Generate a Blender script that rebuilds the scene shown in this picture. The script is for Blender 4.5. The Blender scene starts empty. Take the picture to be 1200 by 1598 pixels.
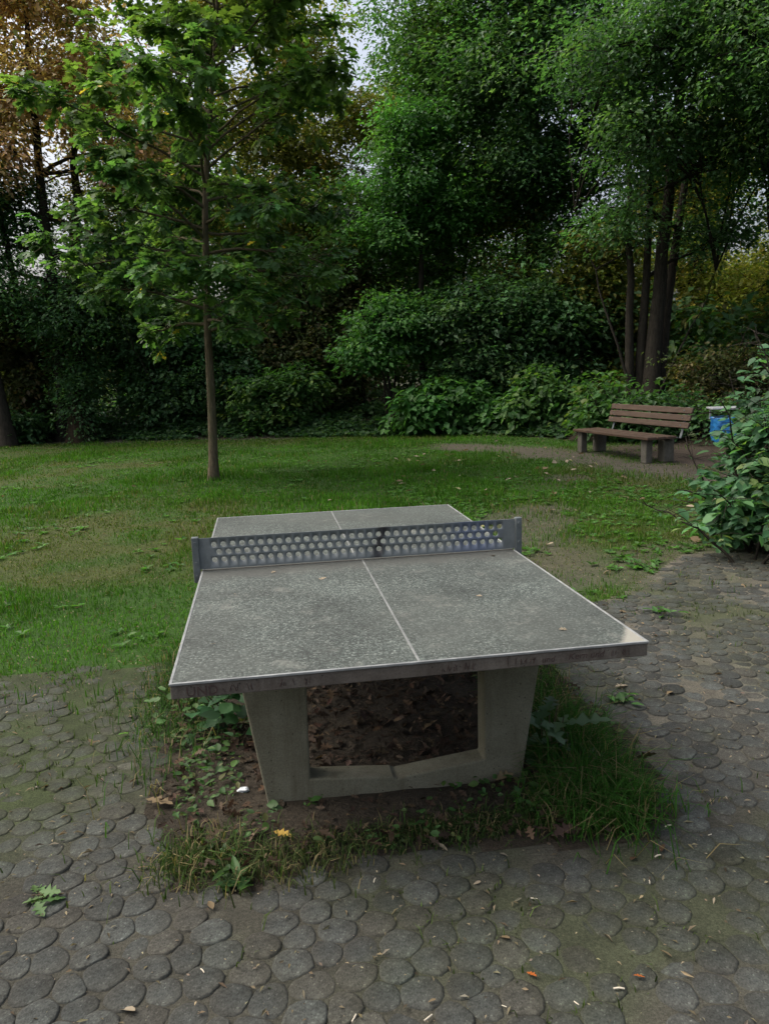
import bpy, bmesh, math, random
import numpy as np
from mathutils import Vector, Matrix

SC = bpy.context.scene
COL = SC.collection
R = math.radians

# ------------------------------------------------------------------ camera
cam_d = bpy.data.cameras.new("camera")
cam = bpy.data.objects.new("camera", cam_d)
COL.objects.link(cam)
_r = (0.98678757, -0.15903073, -0.03097618)
_u = (0.05878350, 0.17325905, 0.98312044)
_f = (0.15097945, 0.97195192, -0.18031822)
cam.matrix_world = Matrix(((_r[0], _u[0], -_f[0], -0.4444), (_r[1], _u[1], -_f[1], -3.5978),
                           (_r[2], _u[2], -_f[2], 1.6556), (0, 0, 0, 1)))
cam_d.sensor_fit = 'VERTICAL'
cam_d.angle = R(67.43)
cam_d.clip_start = 0.05
cam_d.clip_end = 2000
SC.camera = cam

# ------------------------------------------------------------------ sky and sun (pale even evening sky, soft light from high on the left)
SUN_EL, SUN_AZ = 54.0, 285.0          # azimuth clockwise from +Y
wd = bpy.data.worlds.new("World")
SC.world = wd
wd.use_nodes = True
nt = wd.node_tree
nt.nodes.clear()
sky = nt.nodes.new('ShaderNodeTexSky')
sky.sky_type = 'NISHITA'
sky.sun_disc = False
sky.sun_elevation = R(SUN_EL)
sky.sun_rotation = R(SUN_AZ)
sky.air_density = 1.0
sky.dust_density = 10.0
hs = nt.nodes.new('ShaderNodeHueSaturation')
hs.inputs['Saturation'].default_value = 0.7
bg = nt.nodes.new('ShaderNodeBackground')
bg.inputs['Strength'].default_value = 0.15
wo = nt.nodes.new('ShaderNodeOutputWorld')
nt.links.new(sky.outputs[0], hs.inputs['Color'])
nt.links.new(hs.outputs[0], bg.inputs['Color'])
nt.links.new(bg.outputs[0], wo.inputs['Surface'])

sun_d = bpy.data.lights.new("sun", 'SUN')
sun_d.energy = 0.5
sun_d.angle = R(70)
sun_d.color = (1.0, 0.97, 0.92)
sun = bpy.data.objects.new("sun", sun_d)
COL.objects.link(sun)
_sd = Vector((math.sin(R(SUN_AZ)) * math.cos(R(SUN_EL)), math.cos(R(SUN_AZ)) * math.cos(R(SUN_EL)), math.sin(R(SUN_EL))))
sun.rotation_euler = (-_sd).to_track_quat('-Z', 'Y').to_euler()
sun.location = _sd * 60

SC.view_settings.view_transform = 'Standard'
SC.view_settings.look = 'None'
SC.view_settings.exposure = 1.1
SC.view_settings.gamma = 1.0
SC.view_settings.use_curve_mapping = False
SC.render.engine = 'CYCLES'
SC.cycles.use_denoising = True
SC.cycles.max_bounces = 8
SC.cycles.diffuse_bounces = 6
SC.cycles.glossy_bounces = 2
SC.cycles.transmission_bounces = 4
SC.cycles.use_adaptive_sampling = True
SC.cycles.adaptive_threshold = 0.02


# ------------------------------------------------------------------ helpers
def rngf(s):
    return np.random.default_rng(s)


def vnoise(x, y, scale, seed=0):
    """smooth value noise 0..1"""
    g = np.random.default_rng(1000 + seed).random((64, 64))
    x = np.asarray(x, float) / scale + 1000.0
    y = np.asarray(y, float) / scale + 1000.0
    xi = np.floor(x).astype(int); yi = np.floor(y).astype(int)
    fx = x - xi; fy = y - yi
    fx = fx * fx * (3 - 2 * fx); fy = fy * fy * (3 - 2 * fy)
    a = g[xi % 64, yi % 64]; b = g[(xi + 1) % 64, yi % 64]
    c = g[xi % 64, (yi + 1) % 64]; d = g[(xi + 1) % 64, (yi + 1) % 64]
    return (a * (1 - fx) + b * fx) * (1 - fy) + (c * (1 - fx) + d * fx) * fy


def fbm(x, y, scale, seed=0):
    return vnoise(x, y, scale, seed) * .55 + vnoise(x, y, scale * .45, seed + 1) * .3 + vnoise(x, y, scale * .2, seed + 2) * .15


def sstep(a, b, x):
    t = np.clip((np.asarray(x, float) - a) / (b - a), 0, 1)
    return t * t * (3 - 2 * t)


def in_poly(x, y, poly):
    x = np.asarray(x, float); y = np.asarray(y, float)
    r = np.zeros(x.shape, bool)
    n = len(poly)
    for i in range(n):
        x0, y0 = poly[i]; x1, y1 = poly[(i + 1) % n]
        if y0 == y1:
            continue
        c = ((y0 > y) != (y1 > y)) & (x < (x1 - x0) * (y - y0) / (y1 - y0) + x0)
        r ^= c
    return r


def seg_dist(x, y, pts):
    x = np.asarray(x, float); y = np.asarray(y, float)
    best = np.full(x.shape, 1e9)
    for (x0, y0), (x1, y1) in zip(pts[:-1], pts[1:]):
        dx, dy = x1 - x0, y1 - y0
        t = np.clip(((x - x0) * dx + (y - y0) * dy) / (dx * dx + dy * dy), 0, 1)
        best = np.minimum(best, np.hypot(x - x0 - t * dx, y - y0 - t * dy))
    return best


ALBEDO = .70


def mesh_np(name, V, F, tint=None, smooth=False, mats=None, midx=None):
    V = np.ascontiguousarray(V, np.float32)
    F = np.ascontiguousarray(F, np.int32)
    k = F.shape[1]
    me = bpy.data.meshes.new(name)
    me.vertices.add(len(V)); me.vertices.foreach_set('co', V.ravel())
    me.loops.add(F.size); me.loops.foreach_set('vertex_index', F.ravel())
    me.polygons.add(len(F))
    me.polygons.foreach_set('loop_start', np.arange(0, F.size, k, dtype=np.int32))
    me.polygons.foreach_set('loop_total', np.full(len(F), k, np.int32))
    if smooth:
        me.polygons.foreach_set('use_smooth', np.ones(len(F), bool))
    if midx is not None:
        me.polygons.foreach_set('material_index', np.asarray(midx, np.int32))
    if tint is not None:
        a = me.attributes.new('tint', 'FLOAT_COLOR', 'POINT')
        c = np.ones((len(V), 4), np.float32); c[:, :3] = np.asarray(tint) * ALBEDO
        a.data.foreach_set('color', c.ravel())
    me.update(calc_edges=True)
    for m in (mats or []):
        me.materials.append(m)
    return me


def link(name, data, parent=None, **kw):
    o = bpy.data.objects.new(name, data)
    COL.objects.link(o)
    if parent is not None:
        o.parent = parent
    for k, v in kw.items():
        o[k] = v
    return o


def thing(name, label, cat, loc=(0, 0, 0), rz=0.0, group=None):
    o = bpy.data.objects.new(name, None)
    COL.objects.link(o)
    o.empty_display_size = 0.2
    o.location = loc
    o.rotation_euler = (0, 0, rz)
    o['label'] = label; o['category'] = cat
    if group:
        o['group'] = group
    return o


def tag(o, label, cat, group=None):
    o['label'] = label; o['category'] = cat
    if group:
        o['group'] = group
    return o


def box_bm(bm, c, s, bev=0.0, rot=None):
    """box centred at c with sizes s, bevelled, added to bm"""
    r = bmesh.ops.create_cube(bm, size=1.0)
    vs = r['verts']
    bmesh.ops.scale(bm, vec=s, verts=vs)
    if bev:
        es = list({e for v in vs for e in v.link_edges})
        rr = bmesh.ops.bevel(bm, geom=es, offset=bev, segments=2, affect='EDGES', profile=0.5)
        vs = list({v for f in rr['faces'] for v in f.verts} | {v for v in vs if v.is_valid})
    if rot is not None:
        bmesh.ops.rotate(bm, cent=(0, 0, 0), matrix=rot, verts=vs)
    bmesh.ops.translate(bm, vec=c, verts=vs)
    return vs


def bm_mesh(name, bm, mats, smooth=False):
    me = bpy.data.meshes.new(name)
    bm.normal_update()
    bm.to_mesh(me); bm.free()
    for m in mats:
        me.materials.append(m)
    if smooth:
        for p in me.polygons:
            p.use_smooth = True
    return me


def box_obj(name, c, s, mat, parent, bev=0.004, rot=None):
    bm = bmesh.new()
    box_bm(bm, c, s, bev, rot)
    return link(name, bm_mesh(name, bm, [mat]), parent)


def tubes(paths, sides=6, cap=True):
    """paths: list of (pts (n,3), radii (n,)) -> V, quads"""
    Vs, Fs, off = [], [], 0
    for pts, rad in paths:
        pts = np.asarray(pts, float); rad = np.asarray(rad, float)
        n = len(pts)
        t = np.gradient(pts, axis=0)
        t /= np.linalg.norm(t, axis=1)[:, None] + 1e-9
        ref = np.array([0.31, 0.95, 0.07]) if abs(t[0, 2]) > .5 else np.array([0.1, 0.05, 0.99])
        a = np.cross(t, ref); a /= np.linalg.norm(a, axis=1)[:, None] + 1e-9
        b = np.cross(t, a)
        th = np.arange(sides) / sides * 2 * np.pi
        ring = pts[:, None, :] + rad[:, None, None] * (a[:, None, :] * np.cos(th)[None, :, None] + b[:, None, :] * np.sin(th)[None, :, None])
        Vs.append(ring.reshape(-1, 3))
        i = np.arange(n - 1)[:, None]; j = np.arange(sides)[None, :]
        j2 = (j + 1) % sides
        q = np.stack([i * sides + j, i * sides + j2, (i + 1) * sides + j2, (i + 1) * sides + j], -1).reshape(-1, 4)
        Fs.append(q + off)
        off += n * sides
    return np.concatenate(Vs), np.concatenate(Fs)


# leaf templates: verts in (along, across, up) units of (length, width, length), triangles
def _tpl(v, f):
    return np.array(v, float), np.array(f, int)


LEAF4 = _tpl([(0, 0, 0), (.42, .5, .10), (1, 0, -.12), (.42, -.5, .10)], [(0, 2, 1), (0, 3, 2)])
LEAF8 = _tpl([(0, 0, 0), (.18, .34, .03), (.48, .5, .02), (.8, .26, -.08), (1, 0, -.22), (.8, -.26, -.08), (.48, -.5, .02),
              (.18, -.34, .03), (.42, 0, -.05)],
             [(0, 8, 1), (1, 8, 2), (2, 8, 3), (3, 8, 4), (4, 8, 5), (5, 8, 6), (6, 8, 7), (7, 8, 0)])
_ok = [(0, 0), (.10, .07), (.22, .26), (.30, .12), (.44, .50), (.54, .17), (.70, .42), (.78, .14), (.90, .17), (1, 0)]
_v = [(a, b, .10 * b - .16 * a * a) for a, b in _ok] + [(a, -b, .10 * b - .16 * a * a) for a, b in _ok[-2:0:-1]]
_n = len(_v)
_v += [(.3, 0, -.03), (.62, 0, -.08)]
_fo = []
for i in range(_n):
    j = (i + 1) % _n
    m = _n if (_v[i][0] + _v[j][0]) * .5 < .48 else _n + 1
    _fo.append((i, m, j))
_fo += [(4, _n, _n + 1), (_n - 4, _n + 1, _n)]
OAK = _tpl(_v, _fo)


_q = [(0, 0), (.24, .26), (.32, .13), (.50, .48), (.60, .18), (.80, .34), (1, 0), (.80, -.34), (.60, -.18), (.50, -.48), (.32, -.13), (.24, -.26)]
LOBED = _tpl([(a, b, .10 * abs(b) - .16 * a * a) for a, b in _q], [(0, 2, 1), (2, 4, 3), (4, 6, 5), (0, 11, 10), (10, 9, 8), (8, 7, 6), (0, 10, 2), (2, 10, 8), (2, 8, 4), (4, 8, 6)])


def unit(a):
    return a / (np.linalg.norm(a, axis=-1, keepdims=True) + 1e-9)


def leaf_frames(A, N):
    A = unit(A)
    S = unit(np.cross(N, A))
    U = np.cross(A, S)
    return A, S, U


def leaf_batch(tpl, P, A, N, L, W, tint):
    tv, tf = tpl
    A, S, U = leaf_frames(A, N)
    L = np.asarray(L)[:, None, None]; W = np.asarray(W)[:, None, None]
    V = P[:, None, :] + A[:, None, :] * tv[None, :, 0:1] * L + S[:, None, :] * tv[None, :, 1:2] * W + U[:, None, :] * tv[None, :, 2:3] * L
    n, k = len(P), len(tv)
    F = (tf[None] + (np.arange(n) * k)[:, None, None]).reshape(-1, 3)
    T = np.repeat(tint, k, axis=0)
    return V.reshape(-1, 3), F, T


def tint_mix(rng, n, cols, jitter=.18):
    """pick per-item colours among (colour, weight) with brightness jitter"""
    c = np.array([k[0] for k in cols], float); w = np.array([k[1] for k in cols], float)
    i = rng.choice(len(c), n, p=w / w.sum())
    j = 1 + jitter * rng.standard_normal((n, 1))
    return np.clip(c[i] * np.clip(j, .45, 1.7) * (1 + .05 * rng.standard_normal((n, 3))), .002, .9)


# ------------------------------------------------------------------ materials
def mat(name):
    m = bpy.data.materials.new(name)
    m.use_nodes = True
    n = m.node_tree
    n.nodes.clear()
    out = n.nodes.new('ShaderNodeOutputMaterial')
    b = n.nodes.new('ShaderNodeBsdfPrincipled')
    n.links.new(b.outputs[0], out.inputs['Surface'])
    return m, n, b, out


def nd(n, t, **kw):
    x = n.nodes.new(t)
    for k, v in kw.items():
        if k in x.inputs.keys():
            x.inputs[k].default_value = v
        else:
            setattr(x, k, v)
    return x


def coord(n, kind='Object'):
    return n.nodes.new('ShaderNodeTexCoord').outputs[kind]


def noise(n, vec, scale, detail=4, rough=.6):
    x = nd(n, 'ShaderNodeTexNoise', Scale=scale, Detail=detail, Roughness=rough)
    n.links.new(vec, x.inputs['Vector'])
    return x.outputs['Fac']


def ramp(n, fac, stops):
    x = n.nodes.new('ShaderNodeValToRGB')
    e = x.color_ramp.elements
    while len(e) < len(stops):
        e.new(0.5)
    for i, (p, c) in enumerate(stops):
        e[i].position = p
        e[i].color = (*c, 1) if len(c) == 3 else c
    n.links.new(fac, x.inputs['Fac'])
    return x.outputs['Color']


def g3(v):
    return (v, v, v)


def mixc(n, fac, a, b, mode='MIX'):
    x = n.nodes.new('ShaderNodeMix')
    x.data_type = 'RGBA'; x.blend_type = mode
    for s, v in ((x.inputs[0], fac), (x.inputs[6], a), (x.inputs[7], b)):
        if isinstance(v, (int, float)):
            s.default_value = v
        elif isinstance(v, tuple):
            s.default_value = (*v, 1)
        else:
            n.links.new(v, s)
    return x.outputs[2]


def math_n(n, op, a, b=None, clamp=False):
    x = n.nodes.new('ShaderNodeMath')
    x.operation = op; x.use_clamp = clamp
    for s, v in ((x.inputs[0], a), (x.inputs[1], b)):
        if v is None:
            continue
        if isinstance(v, (int, float)):
            s.default_value = v
        else:
            n.links.new(v, s)
    return x.outputs[0]


def bump(n, b, h, strength=.3, dist=.01):
    x = nd(n, 'ShaderNodeBump', Strength=strength, Distance=dist)
    n.links.new(h, x.inputs['Height'])
    n.links.new(x.outputs[0], b.inputs['Normal'])


def attr(n, name='tint'):
    x = n.nodes.new('ShaderNodeAttribute')
    x.attribute_name = name
    return x.outputs['Color']


def leaf_material(name, trans=.42, rough=.5, spec=.25, boost=(1.3, 1.5, .6), gain=1.0):
    m, n, b, out = mat(name)
    c = mixc(n, 1.0, attr(n), (gain, gain, gain), 'MULTIPLY')
    n.links.new(c, b.inputs['Base Color'])
    b.inputs['Roughness'].default_value = rough
    b.inputs['Specular IOR Level'].default_value = spec
    t = n.nodes.new('ShaderNodeBsdfTranslucent')
    n.links.new(mixc(n, 1.0, c, boost, 'MULTIPLY'), t.inputs['Color'])
    mx = n.nodes.new('ShaderNodeMixShader')
    mx.inputs[0].default_value = trans
    n.links.new(b.outputs[0], mx.inputs[1]); n.links.new(t.outputs[0], mx.inputs[2])
    n.links.new(mx.outputs[0], out.inputs['Surface'])
    return m


M = {}
M['leaf'] = leaf_material('leaf', trans=.48, gain=1.85)
M['leaf_dry'] = leaf_material('leaf_dry', trans=.15, rough=.7, spec=.15, boost=(1.2, 1.0, .6))
M['grass'] = leaf_material('grass_blade', trans=.35, rough=.8, spec=.06)


def tint_mat(name, scales=((60, .45),), rough=.9, bumps=(60, .4, .01), spec=.2):
    m, n, b, out = mat(name)
    p = coord(n)
    c = attr(n)
    for sc, amt in scales:
        f = ramp(n, noise(n, p, sc, 5, .65), [(.25, g3(1 - amt)), (.75, g3(1 + amt))])
        c = mixc(n, 1.0, c, f, 'MULTIPLY')
    n.links.new(c, b.inputs['Base Color'])
    b.inputs['Roughness'].default_value = rough
    b.inputs['Specular IOR Level'].default_value = spec
    bump(n, b, noise(n, p, bumps[0], 6, .7), bumps[1], bumps[2])
    return m


M['soil'] = tint_mat('soil', ((7, .3), (45, .5), (170, .5)), 1.0, (38, .7, .03))
M['bedding'] = tint_mat('paving_joint_soil', ((9, .35), (90, .5), (260, .55)), 1.0, (80, .6, .012))

# paver: coarse exposed aggregate in worn concrete
m, n, b, out = mat('paver_concrete')
p = coord(n)
vor = nd(n, 'ShaderNodeTexVoronoi', Scale=210.0)
n.links.new(p, vor.inputs['Vector'])
sp = ramp(n, vor.outputs['Color'], [(0, g3(.55)), (.55, g3(.95)), (.86, g3(1.15)), (1, g3(2.3))])
big = ramp(n, noise(n, p, 5, 4), [(.3, g3(.72)), (.7, g3(1.25))])
fine = ramp(n, noise(n, p, 55, 6, .75), [(.3, g3(.6)), (.7, g3(1.35))])
c = mixc(n, 1.0, mixc(n, 1.0, mixc(n, 1.0, attr(n), sp, 'MULTIPLY'), big, 'MULTIPLY'), fine, 'MULTIPLY')
n.links.new(c, b.inputs['Base Color'])
b.inputs['Roughness'].default_value = .92
b.inputs['Specular IOR Level'].default_value = .2
bump(n, b, noise(n, p, 120, 5, .7), .6, .006)
M['paver'] = m


def bark_mat(name, dark, light, green=None):
    m, n, b, out = mat(name)
    p = coord(n)
    mp = n.nodes.new('ShaderNodeMapping')
    mp.inputs['Scale'].default_value = (1, 1, .22)
    n.links.new(p, mp.inputs['Vector'])
    f = noise(n, mp.outputs[0], 26, 6, .7)
    c = ramp(n, f, [(.3, dark), (.72, light)])
    if green:
        c = mixc(n, ramp(n, noise(n, p, 3.2, 4), [(.45, g3(0)), (.62, g3(.75))]), c, green)
    n.links.new(c, b.inputs['Base Color'])
    b.inputs['Roughness'].default_value = .95
    b.inputs['Specular IOR Level'].default_value = .1
    bump(n, b, f, .8, .03)
    return m


M['bark'] = bark_mat('bark', (.011, .010, .008), (.038, .034, .027))
M['bark_young'] = bark_mat('bark_young', (.045, .037, .024), (.13, .106, .07), (.05, .055, .026))
M['bark_ivy'] = bark_mat('bark_brown', (.014, .01, .007), (.045, .033, .022), (.012, .02, .008))

# exposed-aggregate table top; edge faces are smooth brown-grey concrete
m, n, b, out = mat('tabletop_aggregate')
p = coord(n)
v1 = nd(n, 'ShaderNodeTexVoronoi', Scale=150.0)
n.links.new(p, v1.inputs['Vector'])
v2 = nd(n, 'ShaderNodeTexVoronoi', Scale=330.0)
n.links.new(p, v2.inputs['Vector'])
sep = n.nodes.new('ShaderNodeSeparateColor')
n.links.new(v1.outputs['Color'], sep.inputs[0])
st = ramp(n, sep.outputs[0], [(0, (.03, .035, .033)), (.38, (.062, .074, .069)), (.66, (.105, .122, .112)), (.9, (.15, .17, .157)), (1, (.24, .26, .24))])
edge = ramp(n, v1.outputs['Distance'], [(0, g3(1.15)), (.0045 * 150, g3(.5))])
st = mixc(n, .8, st, edge, 'MULTIPLY')
sep2 = n.nodes.new('ShaderNodeSeparateColor')
n.links.new(v2.outputs['Color'], sep2.inputs[0])
st = mixc(n, .55, st, ramp(n, sep2.outputs[1], [(0, g3(.5)), (1, g3(1.4))]), 'MULTIPLY')
wear = ramp(n, noise(n, p, 2.6, 6, .65), [(.28, g3(.52)), (.5, g3(.98)), (.72, g3(1.4))])
c = mixc(n, 1.0, mixc(n, 1.0, st, wear, 'MULTIPLY'), (.78, .81, .79), 'MULTIPLY')
xyz = n.nodes.new('ShaderNodeSeparateXYZ')
n.links.new(p, xyz.inputs[0])
w2 = noise(n, p, 1.1, 7, .72)
c = mixc(n, ramp(n, w2, [(.44, g3(0)), (.6, g3(.55))]), c, (.055, .062, .055))
w3 = noise(n, p, 4.5, 7, .75)
c = mixc(n, ramp(n, w3, [(.58, g3(0)), (.68, g3(.4))]), c, (.17, .175, .155))
# lichen-dark dirt that gathers under the net and in blotches
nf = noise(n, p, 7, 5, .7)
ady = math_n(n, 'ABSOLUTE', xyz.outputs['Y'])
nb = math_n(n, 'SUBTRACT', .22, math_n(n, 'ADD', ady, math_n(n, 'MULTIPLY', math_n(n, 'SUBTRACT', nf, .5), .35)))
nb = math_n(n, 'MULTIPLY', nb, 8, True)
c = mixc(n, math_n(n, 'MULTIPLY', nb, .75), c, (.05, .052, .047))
# paler smooth corner repair at the near right
cr = math_n(n, 'SUBTRACT', math_n(n, 'SUBTRACT', xyz.outputs['X'], math_n(n, 'MULTIPLY', xyz.outputs['Y'], .55)),
            math_n(n, 'ADD', 1.38, math_n(n, 'MULTIPLY', nf, .06)))
c = mixc(n, math_n(n, 'MULTIPLY', math_n(n, 'MULTIPLY', cr, 40, True), .8), c, (.24, .235, .20))
n.links.new(c, b.inputs['Base Color'])
b.inputs['Roughness'].default_value = .7
b.inputs['Specular IOR Level'].default_value = .3
bump(n, b, v1.outputs['Distance'], -.35, .004)
M['top'] = m


def concrete(name, c0, c1, c2, sc=9, grain=140, stain=None):
    m, n, b, out = mat(name)
    p = coord(n)
    c = ramp(n, noise(n, p, sc, 6, .65), [(.28, c0), (.5, c1), (.74, c2)])
    c = mixc(n, 1.0, c, ramp(n, noise(n, p, grain, 4, .8), [(.3, g3(.72)), (.7, g3(1.25))]), 'MULTIPLY')
    if stain:
        mp = n.nodes.new('ShaderNodeMapping')
        mp.inputs['Scale'].default_value = (14, 14, 1.2)
        n.links.new(p, mp.inputs['Vector'])
        c = mixc(n, ramp(n, noise(n, mp.outputs[0], 1.6, 5, .7), [(.5, g3(0)), (.72, g3(.75))]), c, stain)
    vp = nd(n, 'ShaderNodeTexVoronoi', Scale=34.0)
    n.links.new(p, vp.inputs['Vector'])
    hole = ramp(n, vp.outputs['Distance'], [(.06, g3(.35)), (.12, g3(1.0))])
    c = mixc(n, 1.0, c, hole, 'MULTIPLY')
    n.links.new(c, b.inputs['Base Color'])
    b.inputs['Roughness'].default_value = .9
    b.inputs['Specular IOR Level'].default_value = .2
    bump(n, b, noise(n, p, grain, 6, .75), .35, .004)
    return m


M['edge_concrete'] = concrete('slab_side_concrete', (.064, .055, .046), (.09, .079, .067), (.118, .106, .091), 10, 120, (.05, .038, .031))
M['leg_concrete'] = concrete('leg_concrete', (.10, .096, .067), (.135, .13, .093), (.172, .167, .126), 5, 160, (.085, .078, .052))
M['bench_concrete'] = concrete('bench_concrete', (.042, .038, .03), (.072, .068, .056), (.115, .11, .093), 7, 90, (.09, .085, .06))


def simple(name, c, rough=.6, metal=0.0, var=.25, sc=20, spec=.4):
    m, n, b, out = mat(name)
    p = coord(n)
    k = ramp(n, noise(n, p, sc, 5, .65), [(.3, tuple(x * (1 - var) for x in c)), (.7, tuple(min(x * (1 + var), 1) for x in c))])
    n.links.new(k, b.inputs['Base Color'])
    b.inputs['Roughness'].default_value = rough
    b.inputs['Metallic'].default_value = metal
    b.inputs['Specular IOR Level'].default_value = spec
    bump(n, b, noise(n, p, sc * 4, 4), .15, .002)
    return m


M['strip'] = simple('edge_strip_aluminium', (.2, .21, .208), .5, .2, .4, 12)
M['line'] = simple('inlaid_line', (.125, .132, .128), .6, 0, .45, 14)
M['galv'] = simple('galvanised_steel', (.14, .16, .165), .5, .65, .3, 14)
M['black'] = simple('black_opening', (.012, .012, .013), .6)
M['bin_metal'] = simple('pale_bin_metal', (.3, .32, .335), .5, .3, .2, 10)
M['ink'] = simple('dark_marker_ink', (.045, .028, .024), .8, 0, .4, 60)

# net plate: galvanised with a black sprayed stroke and a bluish sprayed haze near the right post (flat print)
m, n, b, out = mat('net_plate_steel')
p = coord(n)
c = ramp(n, noise(n, p, 9, 6, .7), [(.3, (.08, .094, .096)), (.52, (.118, .135, .137)), (.74, (.16, .178, .18))])
xyz = n.nodes.new('ShaderNodeSeparateXYZ')
n.links.new(p, xyz.inputs[0])
nf = noise(n, p, 16, 5, .7)
dx = math_n(n, 'ABSOLUTE', math_n(n, 'SUBTRACT', math_n(n, 'ADD', xyz.outputs['X'], math_n(n, 'MULTIPLY', xyz.outputs['Z'], -.25)),
                                  math_n(n, 'ADD', -.155, math_n(n, 'MULTIPLY', nf, .06))))
c = mixc(n, math_n(n, 'MULTIPLY', math_n(n, 'SUBTRACT', .04, dx), 30, True), c, (.02, .02, .022))
bx = math_n(n, 'ABSOLUTE', math_n(n, 'SUBTRACT', xyz.outputs['X'], math_n(n, 'ADD', .5, math_n(n, 'MULTIPLY', nf, .12))))
c = mixc(n, math_n(n, 'MULTIPLY', math_n(n, 'MULTIPLY', math_n(n, 'SUBTRACT', .16, bx), 9, True), .55), c, (.065, .09, .17))
n.links.new(c, b.inputs['Base Color'])
b.inputs['Roughness'].default_value = .55
b.inputs['Metallic'].default_value = .12
bump(n, b, noise(n, p, 60, 4), .1, .002)
M['net'] = m

# bench wood
m, n, b, out = mat('brown_bench_wood')
p = coord(n)
mp = n.nodes.new('ShaderNodeMapping')
mp.inputs['Scale'].default_value = (1.2, 18, 18)
n.links.new(p, mp.inputs['Vector'])
f = noise(n, mp.outputs[0], 3.0, 6, .65)
c = ramp(n, f, [(.25, (.022, .013, .007)), (.5, (.045, .025, .014)), (.78, (.082, .052, .031))])
n.links.new(c, b.inputs['Base Color'])
b.inputs['Roughness'].default_value = .6
bump(n, b, f, .4, .004)
M['wood'] = m

m, n, b, out = mat('blue_plastic_bag')
p = coord(n)
c = ramp(n, noise(n, p, 9, 3), [(.3, (.012, .09, .27)), (.7, (.02, .17, .40))])
n.links.new(c, b.inputs['Base Color'])
b.inputs['Roughness'].default_value = .3
bump(n, b, noise(n, p, 14, 4, .6), .9, .03)
M['bag'] = m

# ------------------------------------------------------------------ terrain
EDGE = np.array([(-60, 27), (-25, 23.5), (-14, 21.3), (-7.5, 19.2), (.2, 17), (4.2, 15.3), (5.4, 13.9), (6.5, 12.0), (7.4, 10.5), (8.2, 9.2),
                 (9, 7.6), (11, 5.2), (14, 3), (25, 0), (60, -3)])
SOIL = [(-.98, .95), (-.98, -.18), (-.96, -.72), (-.86, -1.22), (-.62, -1.32), (-.34, -1.24), (-.02, -1.2), (.34, -1.25), (.62, -1.33), (.90, -1.31),
        (1.02, -1.0), (1.12, -.45), (1.04, 0), (1.0, .78)]
PAVE = [(-7, 1.0), (-2.0, .84), (-1.3, .76), (-.98, .85), (1.0, .72), (1.25, .85), (1.6, 1.16), (1.98, 1.38), (2.5, 1.85), (3.0, 2.35), (4.2, 2.6),
        (8, 2.2), (8, -6), (-7, -6)]
PATH_A = [(3.6, 12.8), (4.6, 11.0), (5.1, 9.0), (5.35, 7.4), (6.2, 5.9)]
PATH_B = [(3.9, 7.4), (3.0, 5.4), (2.2, 3.6), (1.8, 2.0)]
PATH_C = [(2.2, 1.9), (3.2, 2.6)]


def beyond(x, y):
    return np.asarray(y) - np.interp(x, EDGE[:, 0], EDGE[:, 1])


def paved(x, y):
    x = np.asarray(x, float); y = np.asarray(y, float)
    u = x + .40 * (fbm(x, y, .45, 90) - .5); v = y + .36 * (fbm(x, y, .45, 94) - .5)
    return in_poly(u, v, PAVE) & ~in_poly(u, v, SOIL)


def hgt(x, y):
    x = np.asarray(x, float); y = np.asarray(y, float)
    d = beyond(x, y)
    h = .75 * sstep(0, 7, d) + .2 * sstep(0, 2, d) * fbm(x, y, 2.5, 40)
    lawn = sstep(2.2, 5.0, y) * (1 - sstep(-1, 0, d))
    h = h + lawn * .06 * (fbm(x, y, 3.0, 41) - .5) + .05 * sstep(4, 5.2, x) * sstep(6, 7.2, y)
    return h


def bare_mask(x, y):
    w = (fbm(x, y, 1.1, 7) - .5)
    a = sstep(.85, .25, seg_dist(x, y, PATH_A) + w * 1.1)
    b = .75 * sstep(.5, .1, seg_dist(x, y, PATH_B) + w * 1.3 + .5 * (fbm(x, y, .4, 99) - .5))
    c = .6 * sstep(.5, .1, seg_dist(x, y, PATH_C) + w * .7)
    d = sstep(1.5, .8, np.hypot((np.asarray(x) - 6.9) / 1.0, (np.asarray(y) - 8.9) / 1.9) + w * .5)
    e = sstep(-.55, -.05, beyond(x, y) + w * .9)
    return np.clip(np.maximum.reduce([a, b, c, d, e]), 0, 1)


def olive_mask(x, y):
    """where the turf is worn to yellowish olive"""
    n1 = fbm(x, y, 2.0, 11)
    a = .8 * sstep(.5, .66, n1)
    band = sstep(2.4, 3.2, y) * sstep(7.0, 5.2, y) * sstep(.6, -1.2, x) * sstep(.25, .5, n1 + .1)
    far = sstep(13.5, 16.5, y) * .7
    right = sstep(1.4, 3.0, x) * sstep(8.5, 6, y) * .75
    left = sstep(-4.2, -6.5, x) * .55
    lush = sstep(-.6, .6, x) * sstep(4.6, 3.4, x) * sstep(4.5, 6, y) * sstep(14, 12, y)
    lush2 = sstep(-.8, -1.3, x) * sstep(2.9, 2.3, y)
    m = np.maximum.reduce([a, band, far, right, left]) * (1 - .8 * np.maximum(lush, lush2))
    return np.clip(m * (1.25 - .95 * sstep(.35, .65, fbm(x, y, .45, 18))), 0, 1)


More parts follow.
